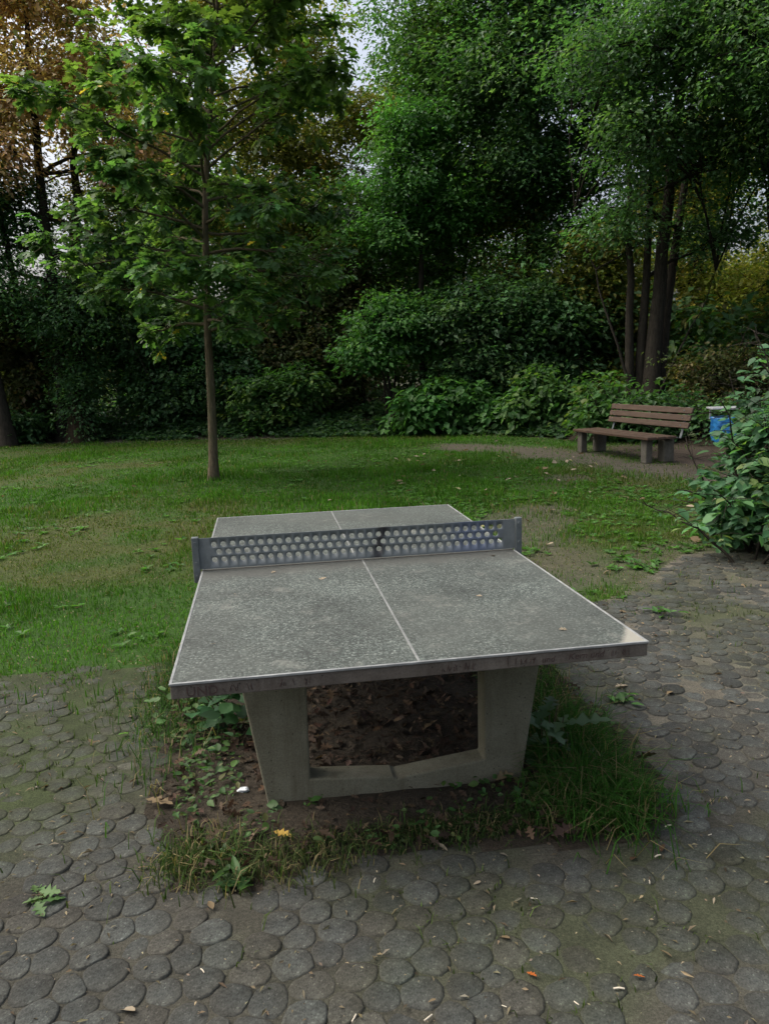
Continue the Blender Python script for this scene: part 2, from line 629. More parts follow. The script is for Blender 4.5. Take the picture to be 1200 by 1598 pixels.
xs = np.arange(-26, 26.01, .2); ys = np.arange(-6.4, 38.01, .2)
gx, gy = np.meshgrid(xs, ys, indexing='ij')
gz = hgt(gx, gy)
edgefade = np.minimum.reduce([gx + 26, 26 - gx, 38 - gy, gy + 6.4])
V = np.stack([gx, gy, gz], -1).reshape(-1, 3)
nx, ny = gx.shape
i, j = np.meshgrid(np.arange(nx - 1), np.arange(ny - 1), indexing='ij')
F = np.stack([i * ny + j, (i + 1) * ny + j, (i + 1) * ny + j + 1, i * ny + j + 1], -1).reshape(-1, 4)
bm_ = bare_mask(V[:, 0], V[:, 1])[:, None]
om = olive_mask(V[:, 0], V[:, 1])[:, None]
fo = sstep(-.3, .5, beyond(V[:, 0], V[:, 1]))[:, None]
col = np.array([.03, .075, .010]) * (1 - om) + np.array([.055, .07, .018]) * om
sandy = np.array([.085, .078, .058]); brown = np.array([.055, .043, .033])
sm = sstep(6.3, 5.4, V[:, 0])[:, None]
col = col * (1 - bm_) + (sandy * sm + brown * (1 - sm)) * bm_
col = col * (1 - fo) + np.array([.035, .028, .018]) * fo
ground = link('ground', mesh_np('ground', V, F, col, True, [M['soil']]))
ground['kind'] = 'structure'
_s = 900.0
ter = link('terrain', mesh_np('terrain', np.array([(-_s, -_s, -.05), (_s, -_s, -.05), (_s, _s, -.05), (-_s, _s, -.05)]), np.array([(0, 1, 2, 3)]),
                              np.tile((.04, .045, .02), (4, 1)), False, [M['soil']]))
ter['kind'] = 'structure'


# ------------------------------------------------------------------ paving
def flat_sheet(name, poly, hole, z, step, tintf, matr, kind='structure', zf=None):
    px = np.array([p[0] for p in poly]); py = np.array([p[1] for p in poly])
    xs = np.arange(px.min(), px.max() + step, step); ys = np.arange(py.min(), py.max() + step, step)
    gx, gy = np.meshgrid(xs, ys, indexing='ij')
    ins = in_poly(gx, gy, poly)
    if hole:
        ins &= ~in_poly(gx, gy, hole)
    nx, ny = gx.shape
    i, j = np.meshgrid(np.arange(nx - 1), np.arange(ny - 1), indexing='ij')
    cells = (ins[:-1, :-1].astype(int) + ins[1:, :-1] + ins[1:, 1:] + ins[:-1, 1:]) >= 2
    i, j = i[cells], j[cells]
    F = np.stack([i * ny + j, (i + 1) * ny + j, (i + 1) * ny + j + 1, i * ny + j + 1], -1)
    zz = np.full(gx.shape, z) if zf is None else zf(gx, gy)
    V = np.stack([gx, gy, zz], -1).reshape(-1, 3)
    used, inv = np.unique(F, return_inverse=True)
    V = V[used]; F = inv.reshape(-1, 4)
    o = link(name, mesh_np(name, V, F, tintf(V[:, 0], V[:, 1]), True, [matr]))
    o['kind'] = kind
    return o


def moss_mask(x, y):
    left = sstep(-.55, -1.1, x) * sstep(-1.2, -.3, y)
    m = fbm(x, y, .8, 22)
    lawnside = sstep(.1, .75, y) * sstep(-.6, -1.0, x) * .8
    rightedge = sstep(.25, .9, y) * sstep(.6, 1.4, x) * .6
    strip = .6 * sstep(.45, .62, fbm(x, y, .55, 25)) * sstep(.5, 1.2, x)
    return np.clip(np.maximum.reduce([lawnside, left * (.5 + 1.1 * sstep(.36, .56, m)), rightedge * sstep(.4, .6, m) * 1.4, strip * .7, .55 * sstep(.58, .72, m)]), 0, 1)


def bed_tint(x, y):
    mm = moss_mask(x, y)[:, None]
    r = sstep(.7, 1.6, x)[:, None] * sstep(-1.3, -.4, y)[:, None]
    base = np.array([.055, .054, .042]) * (1 - r) + np.array([.11, .104, .083]) * r
    k = (.75 + .5 * fbm(x, y, .35, 27))[:, None]
    return (base * (1 - mm * .85) + np.array([.035, .05, .017]) * mm * .85) * k


pave = flat_sheet('pavement', PAVE, None, .0118, .05, bed_tint, M['bedding'])

rg = rngf(5)
seeds = []
a0 = R(4)
hx = .110
for iy in range(-56, 56):
    for ix in range(-56, 56):
        lx = (ix + .5 * (iy % 2)) * hx + rg.normal(0, .012)
        ly = iy * hx * .866 + rg.normal(0, .012)
        X = lx * math.cos(a0) - ly * math.sin(a0); Y = lx * math.sin(a0) + ly * math.cos(a0) - .3
        if -3.3 < X < 4.6 and -3.4 < Y < 2.7:
            seeds.append((X, Y, rg.choice([.058, .051, .046, .038])))
seeds = [s for s in seeds]
S = np.array(seeds)
for rad, tries in ((.030, 16000),):
    new = []
    cx = rg.uniform(-3.3, 4.6, tries); cy = rg.uniform(-3.4, 2.7, tries)
    grid = {}
    def gput(x, y, r):
        grid.setdefault((int(x // .2), int(y // .2)), []).append((x, y, r))
    for x, y, r in S:
        gput(x, y, r)
    for x, y in zip(cx, cy):
        ok = True
        gi, gj = int(x // .2), int(y // .2)
        for di in (-1, 0, 1):
            for dj in (-1, 0, 1):
                for (qx, qy, qr) in grid.get((gi + di, gj + dj), ()):
                    if (x - qx) ** 2 + (y - qy) ** 2 < (rad + qr + .003) ** 2:
                        ok = False; break
                if not ok: break
            if not ok: break
        if ok:
            new.append((x, y, rad)); gput(x, y, rad)
    if new:
        S = np.concatenate([S, np.array(new)])
keep = paved(S[:, 0], S[:, 1])
# stones at the turf edge that soil and grass have swallowed
lost = sstep(.35, .8, S[:, 1]) * (S[:, 0] < -.7) * .75
lost = np.maximum(lost, .6 * sstep(.35, .05, seg_dist(S[:, 0], S[:, 1], [(1.0, .72), (1.6, 1.16), (2.5, 1.85), (3.0, 2.35)])))
keep &= rg.random(len(S)) > lost * sstep(.35, .6, fbm(S[:, 0], S[:, 1], .3, 96))
# left far corner: stones sunk beneath moss and soil
NA = 15
th = np.arange(NA) / NA * 2 * np.pi
cosn = np.stack([np.cos(th), np.sin(th)], -1)
pavers = []
camxy = np.array([-.444, -3.598])
for k in np.nonzero(keep)[0]:
    x, y, r = S[k]
    d = S[:, :2] - (x, y)
    dist = np.hypot(d[:, 0], d[:, 1])
    nb = np.nonzero((dist < .26) & (dist > 1e-6))[0]
    rad = np.full(NA, r * 1.75)
    for q in nb:
        u = d[q] / dist[q]
        lim = (dist[q] ** 2 + r * r - S[q, 2] ** 2) / (2 * dist[q])
        cph = cosn @ u
        w = cph > .15
        rad[w] = np.minimum(rad[w], lim / cph[w])
    rad = np.maximum(rad - .0012, .35 * r)
    for _ in range(1):
        rad = .22 * np.roll(rad, 1) + .56 * rad + .22 * np.roll(rad, -1)
    rad *= 1 + rg.normal(0, .025, NA)
    sink = .0028 * moss_mask(np.array([x]), np.array([y]))[0]
    top = .0150 + rg.normal(0, .0025) - sink
    tx, ty = rg.normal(0, .012, 2)
    v = []
    o1 = cosn * (rad * .84)[:, None]; o2 = cosn * (rad * .965)[:, None]; o3 = cosn * rad[:, None]
    zt = lambda o: top + o[:, 0] * tx + o[:, 1] * ty
    v = np.concatenate([[[0, 0, top + .0008]], np.c_[o1, zt(o1) + .0005], np.c_[o2, zt(o2) - .0007], np.c_[o3, np.full(NA, 0.0)]])
    f = []
    for a in range(NA):
        b2 = (a + 1) % NA
        f.append((0, 1 + a, 1 + b2))
        for ring in (0, 1):
            s0 = 1 + ring * NA; s1 = s0 + NA
            f.append((s0 + a, s1 + a, s1 + b2)); f.append((s0 + a, s1 + b2, s0 + b2))
    base = np.array([.063, .070, .065]) * np.clip(rg.normal(1, .17), .6, 1.5)
    if rg.random() < .12:
        base = base * np.array([1.10, 1.0, .92])
    vx, vy = v[:, 0] + x, v[:, 1] + y
    mm = np.clip(moss_mask(vx, vy) * 1.0, 0, 1)[:, None] * .62
    rim = np.linalg.norm(v[:, :2], axis=1) / (r * 1.1)
    mm = np.clip(mm * (.55 + .7 * rim[:, None]), 0, .8)
    dirt = sstep(.6, 1.0, rim)[:, None] * .4
    c = base * (1 - mm) + np.array([.042, .056, .022]) * mm
    c = c * (1 - dirt) + np.array([.05, .046, .035]) * dirt
    pavers.append((x, y, v, np.array(f), c, np.hypot(x - camxy[0], y - camxy[1])))


def inview(x, y, z=0.0, mx=0.0):
    d = np.array([x + .4444, y + 3.5978, z - 1.6556])
    w = d @ _f
    if w < .1:
        return False
    u = d @ _r / w / math.tan(R(67.43 / 2)) / .75; v_ = d @ _u / w / math.tan(R(67.43 / 2))
    return abs(u) < 1.02 + mx and abs(v_) < 1.02 + mx


pavers.sort(key=lambda q: (not inview(q[0], q[1]), q[5] - (12 * q[2][:, 0].max())))
for q in pavers[:300]:
    o = link('paver', mesh_np('paver', q[2], q[3], q[4], False, [M['paver']]), pave)
    o.location = (q[0], q[1], 0)
V = []; F = []; T = []; off = 0
for q in pavers[300:]:
    V.append(q[2] + (q[0], q[1], 0)); F.append(q[3] + off); T.append(q[4]); off += len(q[2])
link('paver', mesh_np('paver_field', np.concatenate(V), np.concatenate(F), np.concatenate(T), False, [M['paver']]), pave, kind='stuff')

soil_bed = flat_sheet('soil_bed', SOIL, None, .01, .05,
                      lambda x, y: np.tile((.036, .030, .021), (len(x), 1)) * (.7 + .6 * fbm(x, y, .3, 31))[:, None], M['soil'],
                      zf=lambda x, y: .0132 + .04 * fbm(x, y, .35, 30) * sstep(.03, .25, seg_dist(x, y, SOIL + SOIL[:1])))

# ------------------------------------------------------------------ table tennis table
tt = thing('table_tennis_table', 'grey concrete outdoor table tennis table with perforated metal net', 'table tennis table')
HW, HL, ZT, TH = .7625, 1.37, .76, .05


def slab(y0, y1):
    bm = bmesh.new()
    box_bm(bm, (0, (y0 + y1) / 2, ZT - TH / 2), (2 * HW - .006, y1 - y0 - .006, TH), .003)
    for f in bm.faces:
        f.material_index = 0 if f.normal.z > .8 else 1
    bm.normal_update()
    for f in bm.faces:
        f.material_index = 0 if f.normal.z > .8 else 1
    return link('tabletop', bm_mesh('tabletop', bm, [M['top'], M['edge_concrete']]), tt)


slab(-HL, -.002); slab(.002, HL)
sw, sh = .009, .008
for sx in (-1, 1):
    for y0, y1 in ((-HL, -.004), (.004, HL)):
        box_obj('edge_strip', (sx * (HW - sw / 2), (y0 + y1) / 2, ZT - sh / 2 + .0015), (sw, y1 - y0 - 2 * sw - .002, sh), M['strip'], tt, .0015)
for sy in (-1, 1):
    box_obj('edge_strip', (0, sy * (HL - sw / 2), ZT - sh / 2 + .0015), (2 * HW, sw, sh), M['strip'], tt, .0015)
for (xa, ya, xb, yb) in ((.0, -HL + sw, -.004, -.01), (-.02, .01, -.032, HL - sw)):
    ln = math.hypot(xb - xa, yb - ya)
    box_obj('centre_line', ((xa + xb) / 2, (ya + yb) / 2, ZT - .002), (.0085, ln, .0065), M['line'], tt, .001,
            None).rotation_euler = (0, 0, 0)


def leg_frame(y, th):
    bm = bmesh.new()
    zt = ZT - TH - .001
    ob, ot = .5, .605
    # outline and opening, ledge chipped a little left of centre
    outer = [(-ob, 0), (ob, 0), (ot, zt), (-ot, zt)]
    inner = [(-.34, .127), (-.02, .098), (-.005, .088), (.35, .127), (.35, zt - .05), (-.335, zt - .05)]
    pts_o = outer; pts_i = inner
    quads = [((-ob, 0), (-.02, 0), inner[1], inner[0]), ((-.02, 0), (-.005, 0), inner[2], inner[1]), ((-.005, 0), (ob, 0), inner[3], inner[2]),
             ((ob, 0), (ot, zt), inner[4], inner[3]), ((ot, zt), (-ot, zt), inner[5], inner[4]), ((-ot, zt), (-ob, 0), inner[0], inner[5])]
    for s, yy in ((1, y - th / 2), (-1, y + th / 2)):
        for q in quads:
            vs = [bm.verts.new((a, yy, b)) for a, b in q]
            bm.faces.new(vs if s > 0 else vs[::-1])
    def ring(pts, flip):
        for a in range(len(pts)):
            p, q = pts[a], pts[(a + 1) % len(pts)]
            vs = [bm.verts.new((p[0], y - th / 2, p[1])), bm.verts.new((p[0], y + th / 2, p[1])),
                  bm.verts.new((q[0], y + th / 2, q[1])), bm.verts.new((q[0], y - th / 2, q[1]))]
            bm.faces.new(vs if flip else vs[::-1])
    ring([(-ob, 0), (-.02, 0), (-.005, 0), (ob, 0), (ot, zt), (-ot, zt)], True)
    ring(inner, False)
    bmesh.ops.remove_doubles(bm, verts=bm.verts, dist=.0004)
    bmesh.ops.recalc_face_normals(bm, faces=bm.faces)
    es = [e for e in bm.edges if len(e.link_faces) == 2 and e.calc_face_angle(0) > .6]
    bmesh.ops.bevel(bm, geom=es, offset=.007, segments=2, affect='EDGES', profile=.5)
    return link('leg_frame', bm_mesh('leg_frame', bm, [M['leg_concrete']]), tt)


leg_frame(-.87 + .05, .10); leg_frame(.87 - .05, .10)

# net plate with punched holes
NZ0, NZ1 = ZT + .006, .915
holes_top = [-.699 + k * (1.387 / 32) for k in range(33)]
pit = 1.387 / 32
rows = [(.882, holes_top), (.846, [h + pit / 2 for h in holes_top[:-1]]), (.809, holes_top)]
bands = [(.864, NZ1), (.8275, .864), (NZ0, .8275)]
rh = .0130
KN = 16
hv, hf = [], []


def addv(x, yy, zz):
    hv.append((x, yy, zz)); return len(hv) - 1


NT = .004
for (zc, xsr), (z0, z1) in zip(rows, bands):
    xl, xr = -.775, .775
    cuts = [xsr[0] - pit / 2] + [h + pit / 2 for h in xsr]
    for a, b2 in ((xl, cuts[0]), (cuts[-1], xr)):
        for s in (-1, 1):
            q = [addv(a, s * NT / 2, z0), addv(b2, s * NT / 2, z0), addv(b2, s * NT / 2, z1), addv(a, s * NT / 2, z1)]
            hf.append(q if s < 0 else q[::-1])
    for h in xsr:
        ang = np.arange(KN) / KN * 2 * np.pi + np.pi / KN
        ring_o, ring_i = [], []
        for t in ang:
            cx_, cz_ = math.cos(t), math.sin(t)
            ts = []
            if cx_ > 1e-6: ts.append(pit / 2 / cx_)
            if cx_ < -1e-6: ts.append(-pit / 2 / cx_)
            if cz_ > 1e-6: ts.append((z1 - zc) / cz_)
            if cz_ < -1e-6: ts.append((z0 - zc) / cz_)
            k = min(ts)
            ring_o.append((h + k * cx_, zc + k * cz_)); ring_i.append((h + rh * cx_, zc + rh * cz_))
        # push the nearest boundary point into each corner
        for cxn, czn in ((h - pit / 2, z0), (h + pit / 2, z0), (h + pit / 2, z1), (h - pit / 2, z1)):
            dd = [math.hypot(p[0] - cxn, p[1] - czn) for p in ring_o]
            ring_o[int(np.argmin(dd))] = (cxn, czn)
        fo_ = [addv(a, -NT / 2, b2) for a, b2 in ring_o]; fi = [addv(a, -NT / 2, b2) for a, b2 in ring_i]
        bo = [addv(a, NT / 2, b2) for a, b2 in ring_o]; bi = [addv(a, NT / 2, b2) for a, b2 in ring_i]
        for a in range(KN):
            b2 = (a + 1) % KN
            hf.append([fo_[a], fo_[b2], fi[b2], fi[a]])
            hf.append([bo[b2], bo[a], bi[a], bi[b2]])
            hf.append([fi[a], fi[b2], bi[b2], bi[a]])
for a, b2, c2, d2 in ((-.775, NZ1, .775, NZ1), (-.775, NZ0, .775, NZ0)):
    hf.append([addv(a, -NT / 2, b2), addv(c2, -NT / 2, d2), addv(c2, NT / 2, d2), addv(a, NT / 2, b2)])
net = link('net', mesh_np('net', np.array(hv), np.array(hf), None, False, [M['net']]), tt)
for sx in (-1, 1):
    px = sx * .7835
    po = box_obj('net_post', (px, .0, .814), (.032, .03, .216), M['galv'], net, .003)
    for zz in (.895, .80, .735):
        bm = bmesh.new()
        r = bmesh.ops.create_cone(bm, cap_ends=True, segments=6, radius1=.0075, radius2=.0075, depth=.008,
                                  matrix=Matrix.Translation((px, -.018, zz)) @ Matrix.Rotation(R(90), 4, 'X'))
        link('bolt', bm_mesh('bolt', bm, [M['galv']]), po)


def text_mesh(name, s, size, loc, rot, parent, shear=0.0):
    cu = bpy.data.curves.new(name, 'FONT')
    cu.body = s; cu.size = size; cu.extrude = .0003; cu.shear = shear; cu.resolution_u = 2
    t = bpy.data.objects.new(name, cu)
    COL.objects.link(t)
    bpy.context.view_layer.update()
    me = bpy.data.meshes.new_from_object(t.evaluated_get(bpy.context.evaluated_depsgraph_get()))
    bpy.data.objects.remove(t)
    me.materials.append(M['ink'])
    o = link(name, me, parent)
    o.location = loc; o.rotation_euler = rot
    return o


fy = -HL + .0024
text_mesh('marker_writing', 'UND', .043, (-.715, fy, .716), (R(90), 0, 0), tt)
text_mesh('marker_writing', 'Kern und', .032, (.485, fy, .722), (R(90), 0, R(0)), tt, .25)
text_mesh('marker_writing', 'und', .030, (.395, fy, .720), (R(90), 0, 0), tt, .2)
# pen strokes too faint to read along the slab edge
rs = rngf(77)
pl = []
for x0, x1, cnt in ((-.60, -.50, 9), (-.44, -.34, 9), (.06, .17, 16), (.27, .37, 10), (.62, .70, 8)):
    for k in range(cnt):
        x = rs.uniform(x0, x1); zb = rs.uniform(.718, .724); zt_ = zb + rs.uniform(.010, .024)
        w = rs.uniform(-.008, .008)
        pl.append(([(x, fy, zb), (x + w * .4, fy, (zb + zt_) / 2), (x + w, fy, zt_)], [.0009] * 3))
Vt, Ft = tubes(pl, 4)
link('pen_stroke', mesh_np('pen_stroke', Vt, Ft, None, False, [M['ink']]), tt, kind='stuff')

# ------------------------------------------------------------------ bench and bin
BZ = .05
ax = np.array([.13, -.9915])
br = math.atan2(ax[1], ax[0])            # local +x runs along the bench towards the viewer, +y towards the back
bench = thing('park_bench', 'brown slatted park bench on concrete feet at the edge of the wood', 'bench', (5.78, 9.02, BZ), br)
LB = 2.3
for k in range(3):
    box_obj('seat_slat', (0, -.24 + k * .19, .41), (LB, .168, .045), M['wood'], bench, .008)
tilt = Matrix.Rotation(R(-16), 3, 'X')
for k in range(3):
    zz = .585 + k * .118
    box_obj('back_slat', (0, .40 + (zz - .42) * .28, zz), (LB, .036, .098), M['wood'], bench, .008, tilt)
for sx in (-1.02, .96):
    box_obj('leg', (sx, -.2, .19), (.15, .12, .385), M['bench_concrete'], bench, .012)
    box_obj('leg', (sx + .01, .16, .185), (.17, .20, .375), M['bench_concrete'], bench, .02)
    box_obj('back_bracket', (sx, .435 + .32 * .28 - .02, .62), (.05, .012, .52), M['galv'], bench, .003, tilt)
    box_obj('seat_bracket', (sx, .06, .381), (.05, .64, .012), M['galv'], bench, .003)

for sx in (-1.02, .96):
    for k in range(3):
        bm = bmesh.new()
        zz = .585 + k * .118
        bmesh.ops.create_cone(bm, cap_ends=True, segments=6, radius1=.013, radius2=.01, depth=.012,
                              matrix=Matrix.Translation((sx, .40 + (zz - .42) * .28 - .022, zz)) @ Matrix.Rotation(R(90), 4, 'X'))
        link('bolt', bm_mesh('bolt', bm, [M['galv']]), bench)
bx_, by_ = 7.38, 8.5
bz_ = float(hgt(bx_, by_))
lb = thing('litter_bin', 'pale metal litter bin with flat lid beside the bench', 'litter bin', (bx_, by_, bz_), R(-20))
bm = bmesh.new()
r = bmesh.ops.create_cone(bm, cap_ends=False, segments=20, radius1=.19, radius2=.215, depth=.44, matrix=Matrix.Translation((0, 0, .40)))
link('body', bm_mesh('body', bm, [M['black']], True), lb)
box_obj('lid', (0, 0, .81), (.56, .46, .035), M['bin_metal'], lb, .01)
box_obj('side_panel', (.262, 0, .70), (.02, .34, .19), M['bin_metal'], lb, .004)
box_obj('side_panel', (-.215, .19, .70), (.03, .03, .19), M['bin_metal'], lb, .004)
box_obj('post', (.30, .0, .36), (.05, .05, .74), M['bin_metal'], lb, .005)
# bag
rb = rngf(9)
ns, nr = 28, 12
V = []
for a in range(nr):
    t = a / (nr - 1)
    zz = .665 - .40 * t
    for s in range(ns):
        th_ = s / ns * 2 * math.pi
        rr = .238 - .02 * t + .014 * math.sin(th_ * 7 + t * 3) * (1 - .3 * t) + .01 * math.sin(th_ * 11 - t * 5) + rb.normal(0, .004)
        if a == nr - 1:
            zz2 = zz + .035 * math.sin(th_ * 3) + rb.normal(0, .012)
        else:
            zz2 = zz
        V.append((rr * math.cos(th_), rr * math.sin(th_), zz2))
for s in range(ns):
    th_ = s / ns * 2 * math.pi
    V.append((.205 * math.cos(th_), .205 * math.sin(th_), .655))
for s in range(ns):
    th_ = s / ns * 2 * math.pi
    V.append((.19 * math.cos(th_), .19 * math.sin(th_), .45))
V = np.array(V)
F = []
for a in range(nr - 1):
    for s in range(ns):
        F.append((a * ns + s, (a + 1) * ns + s, (a + 1) * ns + (s + 1) % ns, a * ns + (s + 1) % ns))
for a0_, a1_ in ((0, nr), (nr, nr + 1)):
    for s in range(ns):
        F.append((a0_ * ns + s, a0_ * ns + (s + 1) % ns, a1_ * ns + (s + 1) % ns, a1_ * ns + s))
bag = link('bin_bag', mesh_np('bin_bag', V, np.array(F), None, True, [M['bag']]))
bag.location = (bx_, by_, bz_)
tag(bag, 'blue plastic bag hung in the pale litter bin', 'bin bag')


# ------------------------------------------------------------------ trees and shrubs
def curve_path(p0, p1, rng, n=7, sag=.0, wob=.06):
    t = np.linspace(0, 1, n)[:, None]
    p0 = np.asarray(p0, float); p1 = np.asarray(p1, float)
    L = np.linalg.norm(p1 - p0)
    p = p0 * (1 - t) + p1 * t
    p[:, 2] += (sag * L * np.sin(t * np.pi))[:, 0]
    w = rng.normal(0, wob * L, (n, 3)) * np.sin(t * np.pi)
    w = (w + np.roll(w, 1, 0) + np.roll(w, -1, 0)) / 3
    w[0] = 0; w[-1] = 0
    return p + w


GREENS = [((0.041, 0.097, 0.027), 3), ((0.030, 0.074, 0.022), 2), ((0.061, 0.121, 0.032), 1.2), ((0.074, 0.115, 0.027), .5)]
DARKG = [((.034, .076, .032), 3), ((.044, .10, .038), 2), ((.06, .115, .04), 1)]
COPPER = [((.38, .245, .14), 3), ((.28, .175, .095), 2), ((.45, .33, .21), 1), ((.14, .15, .06), .6)]
OLIVE = [((.13, .135, .03), 3), ((.09, .12, .03), 2), ((.22, .175, .04), 1)]
SUNGLOW = [((.20, .21, .04), 3), ((.13, .165, .03), 2), ((.29, .235, .05), 1)]  # low sunset light on the far leaves, put into their colour
BROWNISH = [((.06, .062, .024), 3), ((.042, .058, .022), 3), ((.085, .065, .03), .8)]
FRESH = [((0.048, 0.126, 0.034), 3), ((0.060, 0.144, 0.036), 1.5), ((0.034, 0.090, 0.026), 2)]


def sprays(rng, blobs, dens, r_in=.35):
    """spray centres in ellipsoid blobs; returns P, outward dir, blob idx"""
    P, O, I = [], [], []
    for bi, bl in enumerate(blobs):
        cx, cy, cz, rx, ry, rz = bl[:6]
        w = bl[6] if len(bl) > 6 else 1.0
        n_ = max(4, int(dens * w * (rx * ry * rz) ** (2 / 3) * 4))
        d = unit(rng.normal(size=(n_, 3)))
        rad = rng.uniform(r_in ** 2, 1.06, (n_, 1)) ** .5 * np.clip(rng.normal(1, .24, (n_, 1)), .5, 1.7)
        p = np.array([cx, cy, cz]) + d * rad * np.array([rx, ry, rz])
        P.append(p); O.append(d); I.append(np.full(n_, bi))
    return np.concatenate(P), np.concatenate(O), np.concatenate(I)


def foliage(rng, P, O, per, sr, ll, cols, droop=.35, flat=.28, tpl=LEAF4, aspect=.58, zmin=None):
    """leaves in flattened sprays round the points P"""
    n_ = len(P)
    k = np.repeat(np.arange(n_), per)
    N = len(k)
    ang = rng.uniform(0, 2 * np.pi, N); rr = sr * np.sqrt(rng.random(N)) * np.repeat(rng.uniform(.6, 1.35, n_), per)
    off = np.stack([np.cos(ang) * rr, np.sin(ang) * rr, rng.normal(0, flat * sr, N)], -1)
    off[:, 2] -= droop * rr
    pos = P[k] + off
    A = np.stack([np.cos(ang), np.sin(ang), np.full(N, -.35)], -1) + rng.normal(0, .45, (N, 3)) + O[k] * .25
    Nn = np.array([0, 0, 1.0]) + rng.normal(0, .42, (N, 3)) + O[k] * .3
    L = ll * np.clip(rng.normal(1, .25, N), .5, 1.6)
    st = tint_mix(rng, n_, cols, .16)
    tint = st[k] * np.clip(rng.normal(1, .16, (N, 1)), .55, 1.6)
    if zmin is not None:
        ok = pos[:, 2] > hgt(pos[:, 0], pos[:, 1]) + .03
        pos, A, Nn, L, tint = pos[ok], A[ok], Nn[ok], L[ok], tint[ok]
    return leaf_batch(tpl, pos, A, Nn, L, L * aspect, tint)


def trunk_path(rng, x, y, top, n=12, wob=.12):
    z0 = float(hgt(x, y)) - .1
    t = np.linspace(0, 1, n)[:, None]
    p = np.array([x, y, z0]) * (1 - t) + np.array(top) * t
    w = np.cumsum(rng.normal(0, wob, (n, 3)), 0) * np.array([.5, .5, 0])
    return p + w * t


def tree(name, label, cat, x, y, top, r0, blobs, dens, per, sr, ll, cols, seed, group=None, bark='bark', stems=1, limbs=3, droop=.35,
         extra_stems=(), spread=.5, twig=3, tpl=LEAF4, zclip=False, mat_leaf='leaf', over=0.0):
    rng = rngf(seed)
    z0 = float(hgt(x, y))
    root = thing(name, label, cat, (x, y, z0), 0, group)
    org = np.array([x, y, z0])
    paths = []
    trunks = []
    for s in range(stems):
        bx, by = x + (0 if stems == 1 else rng.normal(0, spread * .3)), y + (0 if stems == 1 else rng.normal(0, spread * .3))
        tp = np.array(top, float) + (0 if stems == 1 else rng.normal(0, spread, 3) * np.array([1, 1, .4]))
        p = trunk_path(rng, bx, by, tp)
        t = np.linspace(0, 1, len(p))
        rad = r0 * (1 - .82 * t) * (1 + .55 * np.exp(-t * 14)) * (1 if stems == 1 else rng.uniform(.55, 1.1))
        paths.append((p, rad)); trunks.append((p, rad))
    for (sx, sy, stx, sty, stz, sr0) in extra_stems:
        p = trunk_path(rng, sx, sy, (stx, sty, stz))
        t = np.linspace(0, 1, len(p))
        paths.append((p, sr0 * (1 - .8 * t) * (1 + .5 * np.exp(-t * 14)))); trunks.append(paths[-1])
    if over:
        blobs = [(bl[0], bl[1] - over * float(sstep(4.5, 7.5, bl[2])),) + tuple(bl[2:]) for bl in blobs]
    P, O, I = sprays(rng, blobs, dens)
    if zclip:
        ok = P[:, 2] > hgt(P[:, 0], P[:, 1]) + .1
        P, O, I = P[ok], O[ok], I[ok]
    thin = []
    for bi, bl in enumerate(blobs):
        c = np.array(bl[:3]); rr = np.array(bl[3:6])
        for q in range(limbs):
            tr, rd = trunks[rng.integers(len(trunks))]
            e = c + rng.normal(0, .38, 3) * rr
            # leave the trunk below the target
            zt = min(e[2] - .45 * np.hypot(*(e[:2] - tr[len(tr) // 2, :2])), tr[-1, 2])
            k = int(np.clip(np.searchsorted(tr[:, 2], zt), 2, len(tr) - 1))
            lp = curve_path(tr[k], e, rng, 7, .06, .05)
            lr = np.linspace(max(rd[k] * .55, .02), .012, 7)
            paths.append((lp, lr))
            own = np.nonzero(I == bi)[0]
            if len(own):
                pick = own[rng.permutation(len(own))[:max(2, len(own) // (limbs * twig))]]
                for m_ in pick:
                    kk = rng.integers(3, 7)
                    thin.append((curve_path(lp[kk], P[m_], rng, 4, .04, .05), np.linspace(.014, .004, 4)))
    V, F = tubes(paths, 8)
    if thin:
        V2, F2 = tubes(thin, 3)
        V, F = np.concatenate([V, V2]), np.concatenate([F, F2 + len(V)])
    link('trunk', mesh_np('trunk', V - org, F, None, True, [M[bark]]), root)
    V, F, T = foliage(rng, P, O, per, sr, ll, cols, droop, tpl=tpl, zmin=0 if zclip else None)
    link('crown', mesh_np('crown', V - org, F, T, False, [M[mat_leaf]]), root, kind='stuff')
    return root


GT = 'tall trees at the edge of the wood'
GS = 'shrubs of the undergrowth'
GF = 'far trees behind the wood edge'

# copper tree at the upper left
tree('beech_tree', 'tree with copper brown leaves at the upper left', 'tree', -5.9, 19.2, (-5.7, 19.2, 13), .20,
     [(-6.6, 19, 8.9, 1.7, 1.5, 1.2), (-4.4, 19, 9.2, 1.6, 1.5, 1.4), (-5.6, 18.6, 11.2, 2.3, 1.8, 1.3), (-7.0, 18.6, 7.4, 1.3, 1.2, .7), (-3.5, 19.2, 7.6, 1.0, 1.2, .8),
      (-5.4, 19.2, 13, 2, 2, 1.2)],
     19, 38, .55, 0.136, COPPER, 101, GT, limbs=3, extra_stems=[(-6.5, 19.6, -7.6, 19.6, 10, .12)])
tree('ivy_tree', 'dark tree with ivy covered trunk behind the left of the sapling', 'tree', -5.35, 18.6, (-5.2, 19.4, 9), .30,
     [(-5.2, 18.8, 3.6, 1.6, 1.3, 1.1), (-4.2, 19.4, 5.2, 1.5, 1.4, 1.2), (-5.3, 18.55, 1.5, .5, .45, 1.4, 2.2), (-6.5, 19.6, 6.3, 1.1, 1.0, 1.0, .9), (-7.7, 19.8, 5.7, 1.2, 1.0, 1.1, .9)], 27, 38, .45, 0.104, DARKG, 102, GT, 'bark_ivy')
